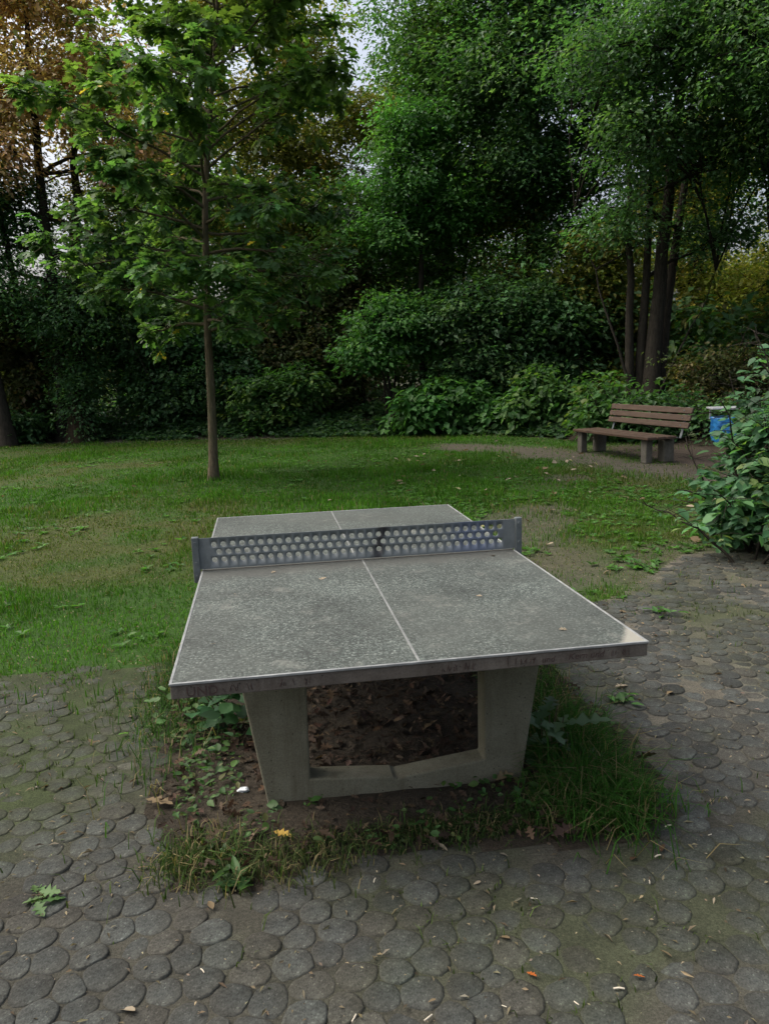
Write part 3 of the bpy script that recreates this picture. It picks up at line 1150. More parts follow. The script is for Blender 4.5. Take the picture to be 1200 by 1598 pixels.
tree('woodland_tree', 'slim dark tree at the far left edge', 'tree', -7.1, 18.2, (-8.2, 18.8, 11), .17,
     [(-7.9, 18.6, 6.6, 1.4, 1.2, 1.0, 1.1), (-8.6, 19.0, 7.6, 1.2, 1.2, .9, .8), (-7.8, 18.4, 4.3, 1.4, 1.2, 1.1), (-8.8, 18.8, 8.6, 1.5, 1.5, 1.4)], 22, 38, .5, 0.112, DARKG, 103, GT)
tree('olive_tree', 'tall tree with yellowing olive leaves above the sapling', 'tree', .6, 22.6, (.9, 23, 15), .26,
     [(1.2, 22.6, 11.2, 1.2, 1.4, 1.4), (-.6, 22.8, 12.8, 1.8, 1.6, 1.5), (-1.2, 22.6, 6.6, 1.8, 1.4, .9), (1.4, 22.4, 6.0, 1.8, 1.3, .8), (3.2, 22.4, 9.3, 1.7, 1.4, .75), (-.6, 22.8, 9.4, 1.8, 1.6, 1.4), (1.6, 22.6, 8.0, 1.7, 1.4, .9)],
     17, 38, .6, 0.136, OLIVE, 104, GT, over=1.5)
tree('dark_tree', 'tree with a dark straight trunk behind the middle of the hedge', 'tree', 5.45, 20.2, (5.3, 20.4, 14), .30,
     [(5.2, 20, 8.4, 2.0, 1.6, 1.5), (4.6, 20.2, 10.6, 1.7, 1.6, 1.6), (6.6, 20.2, 10.2, 1.8, 1.6, 1.4), (5.6, 20.2, 12.9, 1.7, 1.6, 1.5), (6.2, 20, 6.2, 1.3, 1.2, .7)], 21, 38, .55, 0.120, GREENS, 105, GT, over=1.6)
tree('tall_tree', 'tallest dark green tree right of the sky gap with ivied trunk', 'tree', 7.7, 18.6, (7.5, 18.8, 15), .34,
     [(6.0, 18.2, 9.0, 1.9, 1.6, 1.4), (7.9, 18.0, 9.8, 2.0, 1.6, 1.4), (6.5, 18.4, 11.4, 1.7, 1.6, 1.4), (10.6, 17.4, 6.4, 1.5, 1.2, 1.0, .8), (8.2, 18.4, 12.2, 2.4, 2, 1.5), (9.4, 18.4, 8.0, 1.7, 1.5, 1.1),
      (7.55, 18.5, 6.6, .75, .7, 1.8, 2.0), (6.4, 18.2, 7.0, 1.1, 1.2, .8)], 23, 38, .55, 0.120, DARKG, 106, GT, 'bark_ivy', over=1.6)
tree('maple_tree', 'small bright green maple in front of the dark straight trunk', 'tree', 4.1, 17.7, (3.9, 17.5, 8.2), .12,
     [(3.6, 17.3, 6.7, 1.3, 1.1, .8), (4.8, 17.3, 5.9, 1.2, 1.0, .7), (3.3, 17.5, 5.4, 1.0, .9, .6), (4.0, 17.4, 8.0, 1.1, 1.1, .8)], 29, 38, .42, 0.120, FRESH, 107, GT)
tree('multi_stem_tree', 'big dark tree with several trunks behind the bench', 'tree', 8.2, 12.7, (8.75, 12.9, 10.5), .19,
     [(7.6, 12.2, 6.2, 1.5, 1.4, .9), (9.4, 12.2, 6.0, 1.6, 1.4, .9), (8.4, 12, 7.9, 2.2, 1.8, 1.1), (10.6, 12.2, 7.4, 1.7, 1.6, 1.2), (6.8, 12.6, 7.6, 1.4, 1.4, .9),
      (7.3, 12.4, 4.7, .9, .9, .5), (9.6, 12.6, 4.6, 1.1, 1.0, .6), (8.8, 12.4, 9.6, 2.4, 2, 1.2)], 23, 38, .46, 0.100, DARKG, 108, GT, over=1.0,
     extra_stems=[(7.85, 12.9, 7.55, 13.3, 9, .11), (8.42, 12.85, 9.75, 13.3, 9.5, .14), (8.05, 12.9, 8.2, 13.2, 9.0, .12), (7.9, 12.4, 9.4, 12.2, 3.6, .03), (8.0, 12.7, 6.6, 13.0, 5.0, .04)])
tree('leaning_tree', 'near black tree overhanging the top right corner', 'tree', 9.9, 10.6, (9.6, 9.8, 9.2), .20,
     [(9.4, 9.8, 6.3, 1.3, 1.2, .9), (8.4, 9.6, 6.9, 1.2, 1.2, .8), (10, 9.6, 7.6, 1.8, 1.5, 1.1), (10.2, 10.2, 5.0, 1.1, 1.1, .7), (8.7, 10, 8.0, 1.5, 1.4, .9)],
     23, 38, .40, 0.096, DARKG, 109, GT, extra_stems=[(10.3, 10.4, 9.7, 11.2, 4.2, .05)])
tree('glow_tinted_tree', 'low tree with sunset glow painted into its leaves between the several trunks', 'tree', 10.0, 18.6, (10.1, 18.6, 5.4), .10,
     [(9.4, 18.2, 3.6, 1.2, 1.0, .8), (10.6, 18.2, 4.2, 1.3, 1.0, .8), (10.2, 18.0, 2.6, 1.5, 1.0, .7), (9.0, 18.4, 2.4, 1.0, .9, .7)], 30, 38, .42, 0.112, SUNGLOW, 110, GF)
tree('glow_tinted_tree', 'tree with sunset gold painted into its leaves at the far right above the grey twiggy shrub', 'tree', 13.2, 17.6, (13.2, 17.6, 5.6), .10,
     [(12.6, 17.2, 3.6, 1.2, 1.0, .8), (13.8, 17.2, 3.9, 1.3, 1.0, .9), (13.0, 17.0, 2.4, 1.5, 1.0, .7), (14.8, 16.6, 3.0, 1.1, 1.0, .8)], 30, 38, .42, 0.112, SUNGLOW, 111, GF)
for k, (fx, fyy, ft, lab, cols) in enumerate([
        (-3.6, 27.5, 12.5, 'far tree behind the left side of the sapling', GREENS), (-.4, 28.5, 12, 'far tree behind the sapling trunk', OLIVE),
        (6.6, 28, 13, 'far tree seen below the sky gap', GREENS), (10.4, 27, 14.5, 'far tree behind the ivied trunk', GREENS),
        (18.6, 27.5, 15, 'far tree behind the overhanging corner tree', DARKG),
        (3.2, 29.5, 8.5, 'low far tree under the sky gap', GREENS)]):
    rr_ = rngf(300 + k)
    bl = []
    for q in range(5):
        hz = ft * (.42 + .14 * q)
        bl.append((fx + rr_.normal(0, 1.1), fyy + rr_.normal(0, .8), hz, rr_.uniform(1.5, 2.4), 1.7, rr_.uniform(1.0, 1.6)))
    tree('far_tree', lab, 'tree', fx, fyy, (fx + rr_.normal(0, .5), fyy, ft), .2, bl, 9, 22, .6, .21, cols, 320 + k, GF)

# slim trees that knit the middle layer together
for k, (x, y, zt_, lab, cols) in enumerate([
        (-8.6, 20.2, 10, 'slim tree beside the far left edge of the wood', GREENS), (-4.6, 20.8, 9, 'slim tree right of the copper tree', OLIVE),
        (-2.6, 20.6, 8, 'slim tree just behind the sapling trunk', GREENS), (.9, 20.4, 8.2, 'slim tree between sapling and arching shrub', OLIVE),
        (2.6, 19.4, 7.4, 'slim tree behind the arching shrub', GREENS), (5.0, 18.8, 7.6, 'slim tree in front of the dark straight trunk', GREENS),
        (6.7, 18.4, 8.2, 'slim tree left of the ivied trunk', OLIVE), (9.0, 17.2, 8.6, 'slim tree left of the several trunks', GREENS),
        (10.9, 15.6, 8.0, 'slim tree right of the several trunks', SUNGLOW), (12.6, 14.2, 8.2, 'slim tree below the overhanging corner tree', SUNGLOW)]):
    rr_ = rngf(900 + k)
    bl = [(x + rr_.normal(0, .7), y - .3 + rr_.normal(0, .4), zt_ * f_ + rr_.normal(0, .3), rr_.uniform(.9, 1.5), 1.0, rr_.uniform(.7, 1.1), rr_.uniform(.55, .9)) for f_ in (.42, .55, .68, .8, .93)]
    tree('slim_tree', lab, 'tree', x, y, (x + rr_.normal(0, .6), y + .3, zt_), rr_.uniform(.05, .085), bl, 26, 24, .55, .115, cols, 920 + k, 'slim trees of the middle layer', twig=2)

# undergrowth
tree('hazel_shrub', 'arching green shrub left of the hedge middle', 'shrub', 3.0, 17.0, (3.2, 17, 3.0), .05,
     [(3.1, 16.7, 3.1, 1.1, .9, .55), (2.5, 16.7, 2.2, .9, .8, .5), (4.0, 16.8, 2.5, 1.0, .8, .6)], 52, 28, .34, .13, FRESH, 201, GS, stems=4, spread=.5)
tree('hedge_shrub', 'big dark green shrub filling the hedge middle', 'shrub', 5.9, 16.6, (5.9, 16.6, 3.2), .06,
     [(4.8, 16.4, 3.0, 1.3, 1.0, 1.0), (6.3, 16.2, 3.1, 1.5, 1.1, 1.0), (7.5, 16.0, 2.7, 1.3, 1.0, 1.0), (5.6, 16.2, 1.8, 1.5, 1.0, .8), (7.0, 16, 1.5, 1.4, 1.0, .8)],
     40, 30, .40, .14, DARKG, 202, GS, stems=6, spread=.9, zclip=True)
tree('broadleaf_bush', 'low bush of broad round leaves at the foot of the hedge', 'bush', 4.3, 15.9, (4.3, 15.8, 1.0), .03,
     [(3.6, 15.7, .75, .8, .6, .55), (4.6, 15.5, .8, .9, .6, .6), (5.3, 15.2, .6, .6, .5, .5), (4.3, 15.9, 1.15, .7, .5, .35)], 64, 14, .26, .19, FRESH, 203, GS, stems=7, spread=.5,
     tpl=LEAF8, zclip=True)
tree('broadleaf_bush', 'upright leafy bush left behind the bench', 'bush', 6.1, 14.4, (6.1, 14.3, 1.2), .03,
     [(5.9, 14.2, .7, .6, .55, .6), (6.5, 13.9, .9, .6, .5, .6), (6.1, 14.2, 1.3, .45, .4, .35)], 60, 14, .26, .16, GREENS, 204, GS, stems=6, spread=.4, tpl=LEAF8, zclip=True)
tree('leafy_shrub', 'sparse leafy shrub touching the left end of the bench', 'bush', 6.9, 11.8, (6.8, 11.7, 1.2), .025,
     [(6.5, 11.8, .6, .5, .45, .5), (7.2, 11.4, .8, .6, .5, .5), (6.8, 12.2, 1.0, .6, .5, .5)], 44, 13, .26, .14, GREENS, 205, GS, stems=6, spread=.35, tpl=LEAF8, zclip=True)
tree('twiggy_shrub', 'grey brown twiggy shrub arching behind the litter bin', 'shrub', 9.3, 11.6, (9.3, 11.5, 2.0), .035,
     [(9.0, 11.4, 1.5, .9, .7, .6), (9.9, 11.2, 1.4, .8, .7, .6), (9.4, 11.2, .8, 1.0, .7, .5)], 46, 26, .28, .09, BROWNISH, 206, GS, stems=10, spread=.6, zclip=True)
tree('hedge_shrub', 'dark shrub behind the right end of the bench', 'shrub', 8.0, 10.9, (8.0, 10.8, 1.1), .03,
     [(7.7, 11.2, .6, .8, .6, .55), (8.6, 10.4, .6, .8, .7, .5), (9.4, 9.4, .6, .8, .8, .5)], 46, 26, .28, .11, DARKG, 207, GS, stems=6, spread=.5, zclip=True)
tree('yellowish_shrub', 'yellowish green shrub left of the several trunks', 'shrub', 8.4, 16.4, (8.4, 16.3, 4.0), .05,
     [(8.0, 16.2, 3.8, .9, .9, .7), (9.1, 16.1, 3.1, 1.0, .9, .8), (8.6, 16, 4.7, .9, .8, .6), (9.4, 15.6, 1.5, 1.2, .9, .7), (10.8, 15.2, 1.3, 1.1, .9, .7)], 46, 28, .36, .13, OLIVE, 208, GS, stems=5, spread=.6, zclip=True)
tree('low_shrub', 'low dark shrub at the left edge of the lawn', 'bush', -7.2, 19.0, (-7.2, 18.9, .9), .03,
     [(-7.6, 18.9, .55, .8, .6, .5), (-6.8, 18.8, .5, .6, .5, .45), (-8.8, 19.2, .7, .9, .7, .6)], 52, 22, .28, .14, DARKG, 209, GS, stems=5, spread=.4, zclip=True)
tree('hedge_shrub', 'brownish dark shrub below the copper tree', 'shrub', -7.0, 20.4, (-6.8, 20.3, 3.6), .05,
     [(-7.4, 20, 3.2, 1.4, 1.0, 1.2), (-5.6, 20.2, 3.8, 1.3, 1.0, 1.0), (-6.8, 20, 1.7, 1.6, 1.0, 1.0), (-8.9, 20.3, 2.6, 1.4, 1.0, 1.3)], 46, 28, .42, .15, BROWNISH, 210, GS, stems=6, spread=.8, zclip=True)
tree('hedge_shrub', 'dark shrub behind the sapling trunk', 'shrub', -3.0, 19.9, (-3.0, 19.8, 3.0), .05,
     [(-3.8, 19.6, 2.6, 1.3, 1.0, 1.1), (-2.2, 19.4, 2.9, 1.4, 1.0, 1.1), (-3.0, 19.3, 1.3, 1.7, 1.0, .9), (-1.2, 19.2, 1.8, 1.2, .9, .9)], 48, 28, .40, .14, DARKG, 211, GS, stems=6, spread=.9, zclip=True)
tree('leafy_shrub', 'loose shrub right of the sapling trunk at the lawn edge', 'bush', .1, 18.3, (.1, 18.2, 1.7), .035,
     [(-.3, 18.0, 1.2, .9, .6, .6), (.7, 17.9, 1.4, .8, .6, .6), (.2, 17.9, .6, 1.0, .6, .45)], 46, 20, .32, .15, GREENS, 212, GS, stems=6, spread=.5, zclip=True)
tree('vine_thicket', 'brown tangle of vines between sapling and hedge', 'shrub', 1.8, 19.9, (1.9, 19.8, 4.6), .05,
     [(1.0, 19.6, 3.8, 1.2, .9, 1.2), (2.4, 19.4, 4.2, 1.2, .9, 1.1), (1.8, 19.2, 2.2, 1.5, .9, 1.1), (.2, 19.6, 2.5, 1.2, .9, 1.1)], 44, 28, .42, .14, BROWNISH, 213, GS, stems=9, spread=.9, zclip=True)

# deep wood: a mass of foliage too dark and far to tell apart
rg = rngf(400)
n_ = 5200
t = rg.uniform(-26, 30, n_)
yy = np.interp(t, EDGE[:, 0], EDGE[:, 1]) + 6.5 + rg.gamma(2.0, 2.6, n_)
hmax = 2.2 + 2.6 * fbm(t, yy * .3, 3.0, 50)
hmax = hmax * (1 - .3 * sstep(7, 9, t))
P = np.stack([t, yy, hgt(t, yy) + hmax * rg.random(n_) ** .8], -1)
V, F, T = foliage(rg, P, np.tile((0, -.6, .4), (n_, 1)), 23, .75, .23, DARKG + [((.06, .07, .02), 1.0)])
dw = link('deep_wood', mesh_np('deep_wood', V, F, T, False, [M['leaf']]), kind='stuff')
tag(dw, 'dark mass of foliage deep in the wood behind the hedge', 'undergrowth')

# ivy and low plants on the bank
rg = rngf(410)
n_ = 60000
t = rg.uniform(-14, 13, n_)
d = rg.gamma(1.6, 1.5, n_) - .15
yy = np.interp(t, EDGE[:, 0], EDGE[:, 1]) + d
dens = sstep(.32, .5, fbm(t, yy, 1.1, 60) + .12 * sstep(0, 1.5, d))
gap = ((np.abs(t + 6.0) < .7) & (d < 1.2)) | ((np.hypot((t - 7.3), (yy - 9.3)) < 1.4))
ok = (rg.random(n_) < dens) & ~gap
t, yy, d = t[ok], yy[ok], d[ok]
n_ = len(t)
hh = (.08 + .5 * fbm(t, yy, .7, 62) * sstep(0, 1.2, d)) * rg.random(n_) ** .6 + .03
P = np.stack([t, yy, hgt(t, yy) + hh], -1)
ang = rg.uniform(0, 2 * np.pi, n_)
A = np.stack([np.cos(ang), np.sin(ang), rg.normal(-.1, .3, n_)], -1)
Nn = np.array([0, -.25, 1]) + rg.normal(0, .4, (n_, 3))
L = .12 * np.clip(rg.normal(1, .3, n_), .5, 1.8)
V, F, T = leaf_batch(LEAF4, P, A, Nn, L, L * .75, tint_mix(rg, n_, [((.028, .066, .024), 3), ((.02, .05, .02), 2), ((.05, .095, .03), .7)]))
iv = link('ivy_cover', mesh_np('ivy_cover', V, F, T, False, [M['leaf']]), kind='stuff')
tag(iv, 'dark ivy and low plants covering the wood floor behind the lawn', 'ground cover')

# ------------------------------------------------------------------ young tree on the lawn
SX, SY = -1.27, 9.0
SAPX = lambda t: np.interp(t * 9.6, [0, .54, 1.5, 2.5, 3.2, 4.1, 5.05, 5.95, 7.2, 9.6], [0, .02, .04, .06, .11, .17, .28, .41, .56, .8])
rg = rngf(500)
sz0 = float(hgt(SX, SY))
sap = thing('young_oak', 'young oak with slender trunk standing on the lawn left of the table', 'tree', (SX, SY, sz0))
org = np.array([SX, SY, sz0])
t = np.linspace(0, 1, 26)
tp = np.stack([SX + .02 * np.sin(t * 9) + SAPX(t), SY + .04 * np.sin(t * 7), sz0 - .05 + 9.6 * t], -1)
tr = .076 * (1 - .86 * t) * (1 + .45 * np.exp(-t * 40))
paths = [(tp, tr)]
thin = []
ros_p, ros_d = [], []
nb = 74
for k in range(nb):
    f = (k + rg.uniform(-.3, .3)) / nb
    zb = 2.35 + 6.7 * np.clip(f, 0, 1)
    kk = zb / 9.6
    base = np.array([np.interp(kk, t, tp[:, 0]), np.interp(kk, t, tp[:, 1]), sz0 + zb])
    az = k * 2.39996 + rg.normal(0, .3)
    prof = np.interp(zb, [2.3, 3.0, 4.2, 5.6, 7.0, 8.2, 9.2], [1.35, 2.1, 2.55, 2.05, 1.95, 1.5, .5])
    ln = prof * rg.uniform(.7, 1.12)
    dr = np.array([math.cos(az), math.sin(az) * .9, 0])
    rise = np.interp(zb, [2.3, 4, 7, 9], [.02, .14, .45, .8]) + rg.normal(0, .16)
    end = base + dr * ln + np.array([0, 0, rise * ln])
    bp = curve_path(base, end, rg, 8, .07, .035)
    paths.append((bp, np.linspace(np.interp(kk, t, tr) * .42 + .004, .005, 8)))
    nt_ = int(5 + 8.5 * ln)
    for q in range(nt_):
        s = rg.uniform(.22, 1.0) ** .8
        pb = np.array([np.interp(s, np.linspace(0, 1, 8), bp[:, c_]) for c_ in range(3)])
        side = rg.choice([-1, 1]) * rg.uniform(.4, 1.2)
        ca, sa = math.cos(side), math.sin(side)
        dd = np.array([dr[0] * ca - dr[1] * sa, dr[0] * sa + dr[1] * ca, rg.normal(.15, .5)])
        tl = rg.uniform(.18, .65) * (1.15 - .4 * s)
        pe = pb + dd * tl
        thin.append((curve_path(pb, pe, rg, 4, .05, .05), np.linspace(.007, .003, 4)))
        ros_p.append(pe); ros_d.append(unit(dd))
    ros_p.append(end); ros_d.append(unit(dr + np.array([0, 0, rise])))
ros_p = np.array(ros_p); ros_d = np.array(ros_d)
V, F = tubes(paths, 9)
V2, F2 = tubes(thin, 4)
link('trunk', mesh_np('trunk', np.concatenate([V, V2]) - org, np.concatenate([F, F2 + len(V)]), None, True, [M['bark_young']]), sap)
per = 16
k = np.repeat(np.arange(len(ros_p)), per)
N_ = len(k)
ang = rg.uniform(0, 2 * np.pi, N_)
A = np.stack([np.cos(ang), np.sin(ang), rg.normal(-.38, .28, N_)], -1) + ros_d[k] * .6
P = ros_p[k] - ros_d[k] * rg.uniform(0, .18, (N_, 1)) + rg.normal(0, .03, (N_, 3))
Nn = np.array([0, 0, 1.0]) + rg.normal(0, .33, (N_, 3))
L = np.clip(rg.normal(.168, .034, N_), .08, .25)
zrel = (P[:, 2] - sz0)
SAPC = [((.060, .118, .042), 3), ((.044, .092, .034), 2), ((.080, .135, .044), 1.4)]
T = tint_mix(rg, len(ros_p), SAPC, .15)[k] * np.clip(rg.normal(1, .14, (N_, 1)), .6, 1.5)
hi = sstep(4.2, 6.8, zrel)[:, None] * .8  # backlight in the upper crown, painted as lighter yellower leaves
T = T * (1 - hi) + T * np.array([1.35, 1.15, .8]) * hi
yl = rg.random(N_) < .004
T[yl] = (.42, .30, .06)
# the leaves that show largest (towards the viewer, in the frame) are single parts
vd = np.array([-.444, -3.598, 1.656])
dist = np.linalg.norm(P - vd, axis=1)
vis = np.array([inview(*p_) for p_ in P])
order = np.argsort(np.where(vis, dist - 1.5 * L / .185, 99))
top300 = order[:300]
rest = order[300:]
V, F, T2 = leaf_batch(LOBED, P[rest], A[rest], Nn[rest], L[rest], L[rest] * .62, T[rest])
link('crown', mesh_np('crown', V - org, F, T2, False, [M['leaf']]), sap, kind='stuff')


def leaf_mesh(name, tpl, c, matn='leaf', aspect=.62):
    v = tpl[0].copy(); v[:, 1] *= aspect
    return mesh_np(name, v, tpl[1], np.tile(c, (len(v), 1)), False, [M[matn]])


def leaf_objs(name, meshes, idx, P, A, N, L, parent, org):
    A, S, U = leaf_frames(A, N)
    for q, i_ in enumerate(idx):
        o = link(name, meshes[q % len(meshes)], parent)
        l = L[i_]
        o.matrix_local = Matrix(((A[i_, 0] * l, S[i_, 0] * l, U[i_, 0] * l, P[i_, 0] - org[0]), (A[i_, 1] * l, S[i_, 1] * l, U[i_, 1] * l, P[i_, 1] - org[1]),
                                 (A[i_, 2] * l, S[i_, 2] * l, U[i_, 2] * l, P[i_, 2] - org[2]), (0, 0, 0, 1)))


lm = [leaf_mesh('leaf', OAK, c_) for c_ in tint_mix(rg, 14, SAPC, .2)]
leaf_objs('leaf', lm, top300, P, A, Nn, L, sap, org)

# ------------------------------------------------------------------ bush at the right edge
BX, BY = 4.12, 2.25
rg = rngf(600)
bush = thing('leafy_bush', 'large leafy bush at the right edge in front of the litter bin', 'bush', (BX, BY, 0.0))
org = np.array([BX, BY, 0.0])
paths, thin = [], []
rp, rd = [], []
for k in range(150):
    az = rg.uniform(0, 2 * np.pi)
    b0 = org + np.array([rg.normal(0, .24), rg.normal(0, .24), -.02])
    hgt_t = rg.uniform(.3, 1.72) * (1.0 if rg.random() < .7 else 1.12)
    reach = rg.uniform(.15, .92) * np.interp(hgt_t, [.3, .9, 1.1, 1.7], [.92, .92, .62, .55])
    e = b0 + np.array([math.cos(az) * reach, math.sin(az) * reach, hgt_t])
    bp = curve_path(b0, e, rg, 8, .1, .04)
    paths.append((bp, np.linspace(.013, .004, 8)))
    for q in range(15):
        s = rg.uniform(.25, 1)
        pb = np.array([np.interp(s, np.linspace(0, 1, 8), bp[:, c_]) for c_ in range(3)])
        a2 = rg.uniform(0, 2 * np.pi)
        dd = np.array([math.cos(a2), math.sin(a2), rg.normal(.1, .3)])
        pe = pb + dd * rg.uniform(.1, .34)
        thin.append((curve_path(pb, pe, rg, 4, .05, .05), np.linspace(.004, .002, 4)))
        rp.append(pe); rd.append(unit(dd))
rp = np.array(rp); rd = np.array(rd)
V, F = tubes(paths, 6)
V2, F2 = tubes(thin, 3)
link('stem', mesh_np('stem', np.concatenate([V, V2]) - org, np.concatenate([F, F2 + len(V)]), None, True, [M['bark']]), bush, kind='stuff')
per = 10
k = np.repeat(np.arange(len(rp)), per)
N_ = len(k)
ang = rg.uniform(0, 2 * np.pi, N_)
A = np.stack([np.cos(ang), np.sin(ang), rg.normal(-.3, .25, N_)], -1) + rd[k] * .7
P = rp[k] - rd[k] * rg.uniform(0, .22, (N_, 1)) + rg.normal(0, .02, (N_, 3))
P[:, 2] = np.maximum(P[:, 2], .06)
lim = np.interp(P[:, 2], [0, .25, .6, 1.0, 1.25, 1.66, 1.9], [.85, .98, .84, .76, .54, .56, .35]) * (1 + .35 * (rg.random(N_) ** 3))
ok = np.hypot(P[:, 0] - BX, P[:, 1] - BY) < lim
P, A, k = P[ok], A[ok], k[ok]; N_ = len(P)
Nn = np.array([-.15, -.2, 1.0]) + rg.normal(0, .3, (N_, 3))
L = np.clip(rg.normal(.092, .024, N_), .035, .15)
BUSHC = [((.046, .115, .052), 3), ((.034, .085, .042), 2), ((.066, .14, .06), 1), ((.08, .125, .045), .2)]
T = tint_mix(rg, len(rp), BUSHC, .15)[k] * np.clip(rg.normal(1, .13, (N_, 1)), .6, 1.5)
dist = np.linalg.norm(P - vd, axis=1)
vis = np.array([inview(*p_) for p_ in P])
order = np.argsort(np.where(vis, dist, 99))
V, F, T2 = leaf_batch(LEAF8, P[order[300:]], A[order[300:]], Nn[order[300:]], L[order[300:]], L[order[300:]] * .62, T[order[300:]])
link('crown', mesh_np('crown', V - org, F, T2, False, [M['leaf']]), bush, kind='stuff')
lm = [leaf_mesh('leaf', LEAF8, c_) for c_ in tint_mix(rg, 12, BUSHC, .2)]
leaf_objs('leaf', lm, order[:300], P, A, Nn, L, bush, org)


# ------------------------------------------------------------------ grass
def blades(rng, x, y, z, h, w, tint, bend=.5, seg=2):
    n_ = len(x)
    az = rng.uniform(0, 2 * np.pi, n_)
    b = np.stack([np.cos(az), np.sin(az), np.zeros(n_)], -1)
    s = np.stack([-np.sin(az), np.cos(az), np.zeros(n_)], -1)
    base = np.stack([x, y, z], -1)
    bd = (bend * rng.uniform(.2, 1.4, n_))[:, None]
    H = h[:, None]; W = w[:, None] * .5
    up = np.array([0, 0, 1.0])
    tip = base + up * H * (1 - .35 * bd) + b * H * bd
    if seg == 1:
        V = np.stack([base - s * W, base + s * W, tip], 1).reshape(-1, 3)
        F = np.arange(n_ * 3).reshape(-1, 3)
        T = np.repeat(tint, 3, 0)
    else:
        mid = base + up * H * .58 + b * H * bd * .33
        V = np.stack([base - s * W, base + s * W, mid - s * W * .8, mid + s * W * .8, tip], 1).reshape(-1, 3)
        o_ = (np.arange(n_) * 5)[:, None, None]
        F = (np.array([(0, 1, 3), (0, 3, 2), (2, 3, 4)])[None] + o_).reshape(-1, 3)
        T = np.repeat(tint, 5, 0)
    return V, F, T


def turf_tint(rng, x, y):
    om_ = olive_mask(x, y)[:, None]
    g = np.array([.052, .145, .014]) * (1 + 1.0 * (fbm(x, y, 1.6, 70)[:, None] - .5) + .5 * (vnoise(x, y, .35, 78)[:, None] - .5)); o_ = np.array([.075, .12, .02])
    c = g * (1 - om_) + o_ * om_
    dry = (rng.random(len(x)) < .06 + .12 * om_[:, 0])
    c[dry] = np.array([.17, .15, .075])
    return np.clip(c * np.clip(rng.normal(1, .22, (len(x), 1)), .5, 1.7), .003, .6)


rg = rngf(700)
parts = []
for (x0, x1, y0, y1, dens_, h0, w0, seg) in ((-4.2, 3.9, .2, 4.6, 2900, .05, .0055, 2), (-6.6, 6.2, 4.6, 9.5, 1250, .055, .010, 2), (-10, 7.5, 9.5, 20, 640, .06, .016, 1)):
    n_ = int((x1 - x0) * (y1 - y0) * dens_)
    x = rg.uniform(x0, x1, n_); y = rg.uniform(y0, y1, n_)
    d = beyond(x, y)
    pv = paved(x, y)
    bm_ = bare_mask(x, y)
    clump = .6 + .6 * sstep(.35, .62, fbm(x, y, .45, 72))
    pr = clump * (1 - .86 * bm_) * (1 - .2 * olive_mask(x, y))
    fade = np.clip(1.3 * np.exp(-np.clip(.9 - y, 0, 9) / .32), 0, 1) * (x < 0) * sstep(.36, .56, fbm(x, y, .22, 97)) + .5 * np.exp(-np.clip(seg_dist(x, y, [(1.0, .72), (1.6, 1.16), (2.5, 1.85), (3.0, 2.35)]), 0, 9) / .22) * sstep(.4, .6, fbm(x, y, .25, 98))
    pv = pv & (rg.random(n_) > fade)
    ok = (~pv) & (~in_poly(x, y, SOIL)) & (d < .1) & (rg.random(n_) < pr) & ((y > 2.6) | (x < 3.4))
    x, y = x[ok], y[ok]
    lush = sstep(.4, .65, fbm(x, y, 1.1, 74))
    h = h0 * np.clip(rg.normal(1, .3, len(x)), .4, 2) * (.65 + .8 * lush) * (1 - .3 * olive_mask(x, y))
    tree_ring = np.exp(-(np.hypot(x - SX, y - SY) / .35) ** 2)
    h = h * (1 + 1.6 * tree_ring)
    w = w0 * rg.uniform(.7, 1.3, len(x))
    parts.append(blades(rg, x, y, hgt(x, y) - .004, h, w, turf_tint(rg, x, y), .55, seg))


def join(parts):
    off = 0; V, F, T = [], [], []
    for v, f, t_ in parts:
        V.append(v); F.append(f + off); T.append(t_); off += len(v)
    return np.concatenate(V), np.concatenate(F), np.concatenate(T)


V, F, T = join(parts)
lg = link('lawn_grass', mesh_np('lawn_grass', V, F, T, False, [M['grass']]), kind='stuff')
tag(lg, 'short green lawn grass with worn olive patches around the table', 'grass')

# low weeds in the turf at the right, on the worn ground
rg = rngf(710)
parts = []
n_ = 3600
x = np.concatenate([rg.uniform(1.2, 4.6, 1300), rg.uniform(-7, 5, n_ - 1300)]); y = np.concatenate([rg.uniform(1.1, 7.5, 1300), rg.uniform(1.2, 14, n_ - 1300)])
ok = (fbm(x, y, .7, 80) > np.where(x > 1.2, .47, .56)) & ~paved(x, y) & (bare_mask(x, y) < .7)
for xx, yy in zip(x[ok], y[ok]):
    m_ = rg.integers(5, 9)
    a = rg.uniform(0, 2 * np.pi, m_)
    P = np.tile((xx, yy, float(hgt(xx, yy)) + .012), (m_, 1))
    A = np.stack([np.cos(a), np.sin(a), rg.uniform(.1, .6, m_)], -1)
    L = rg.uniform(.035, .085, m_)
    parts.append(leaf_batch(LEAF4, P, A, np.tile((0, 0, 1.0), (m_, 1)) + rg.normal(0, .2, (m_, 3)), L, L * .45, tint_mix(rg, m_, [((.045, .11, .025), 2), ((.035, .08, .02), 1)])))
V, F, T = join(parts)
lw = link('lawn_weeds', mesh_np('lawn_weeds', V, F, T, False, [M['leaf']]), kind='stuff')
tag(lw, 'low broad leaved weeds scattered through the worn lawn', 'weeds')

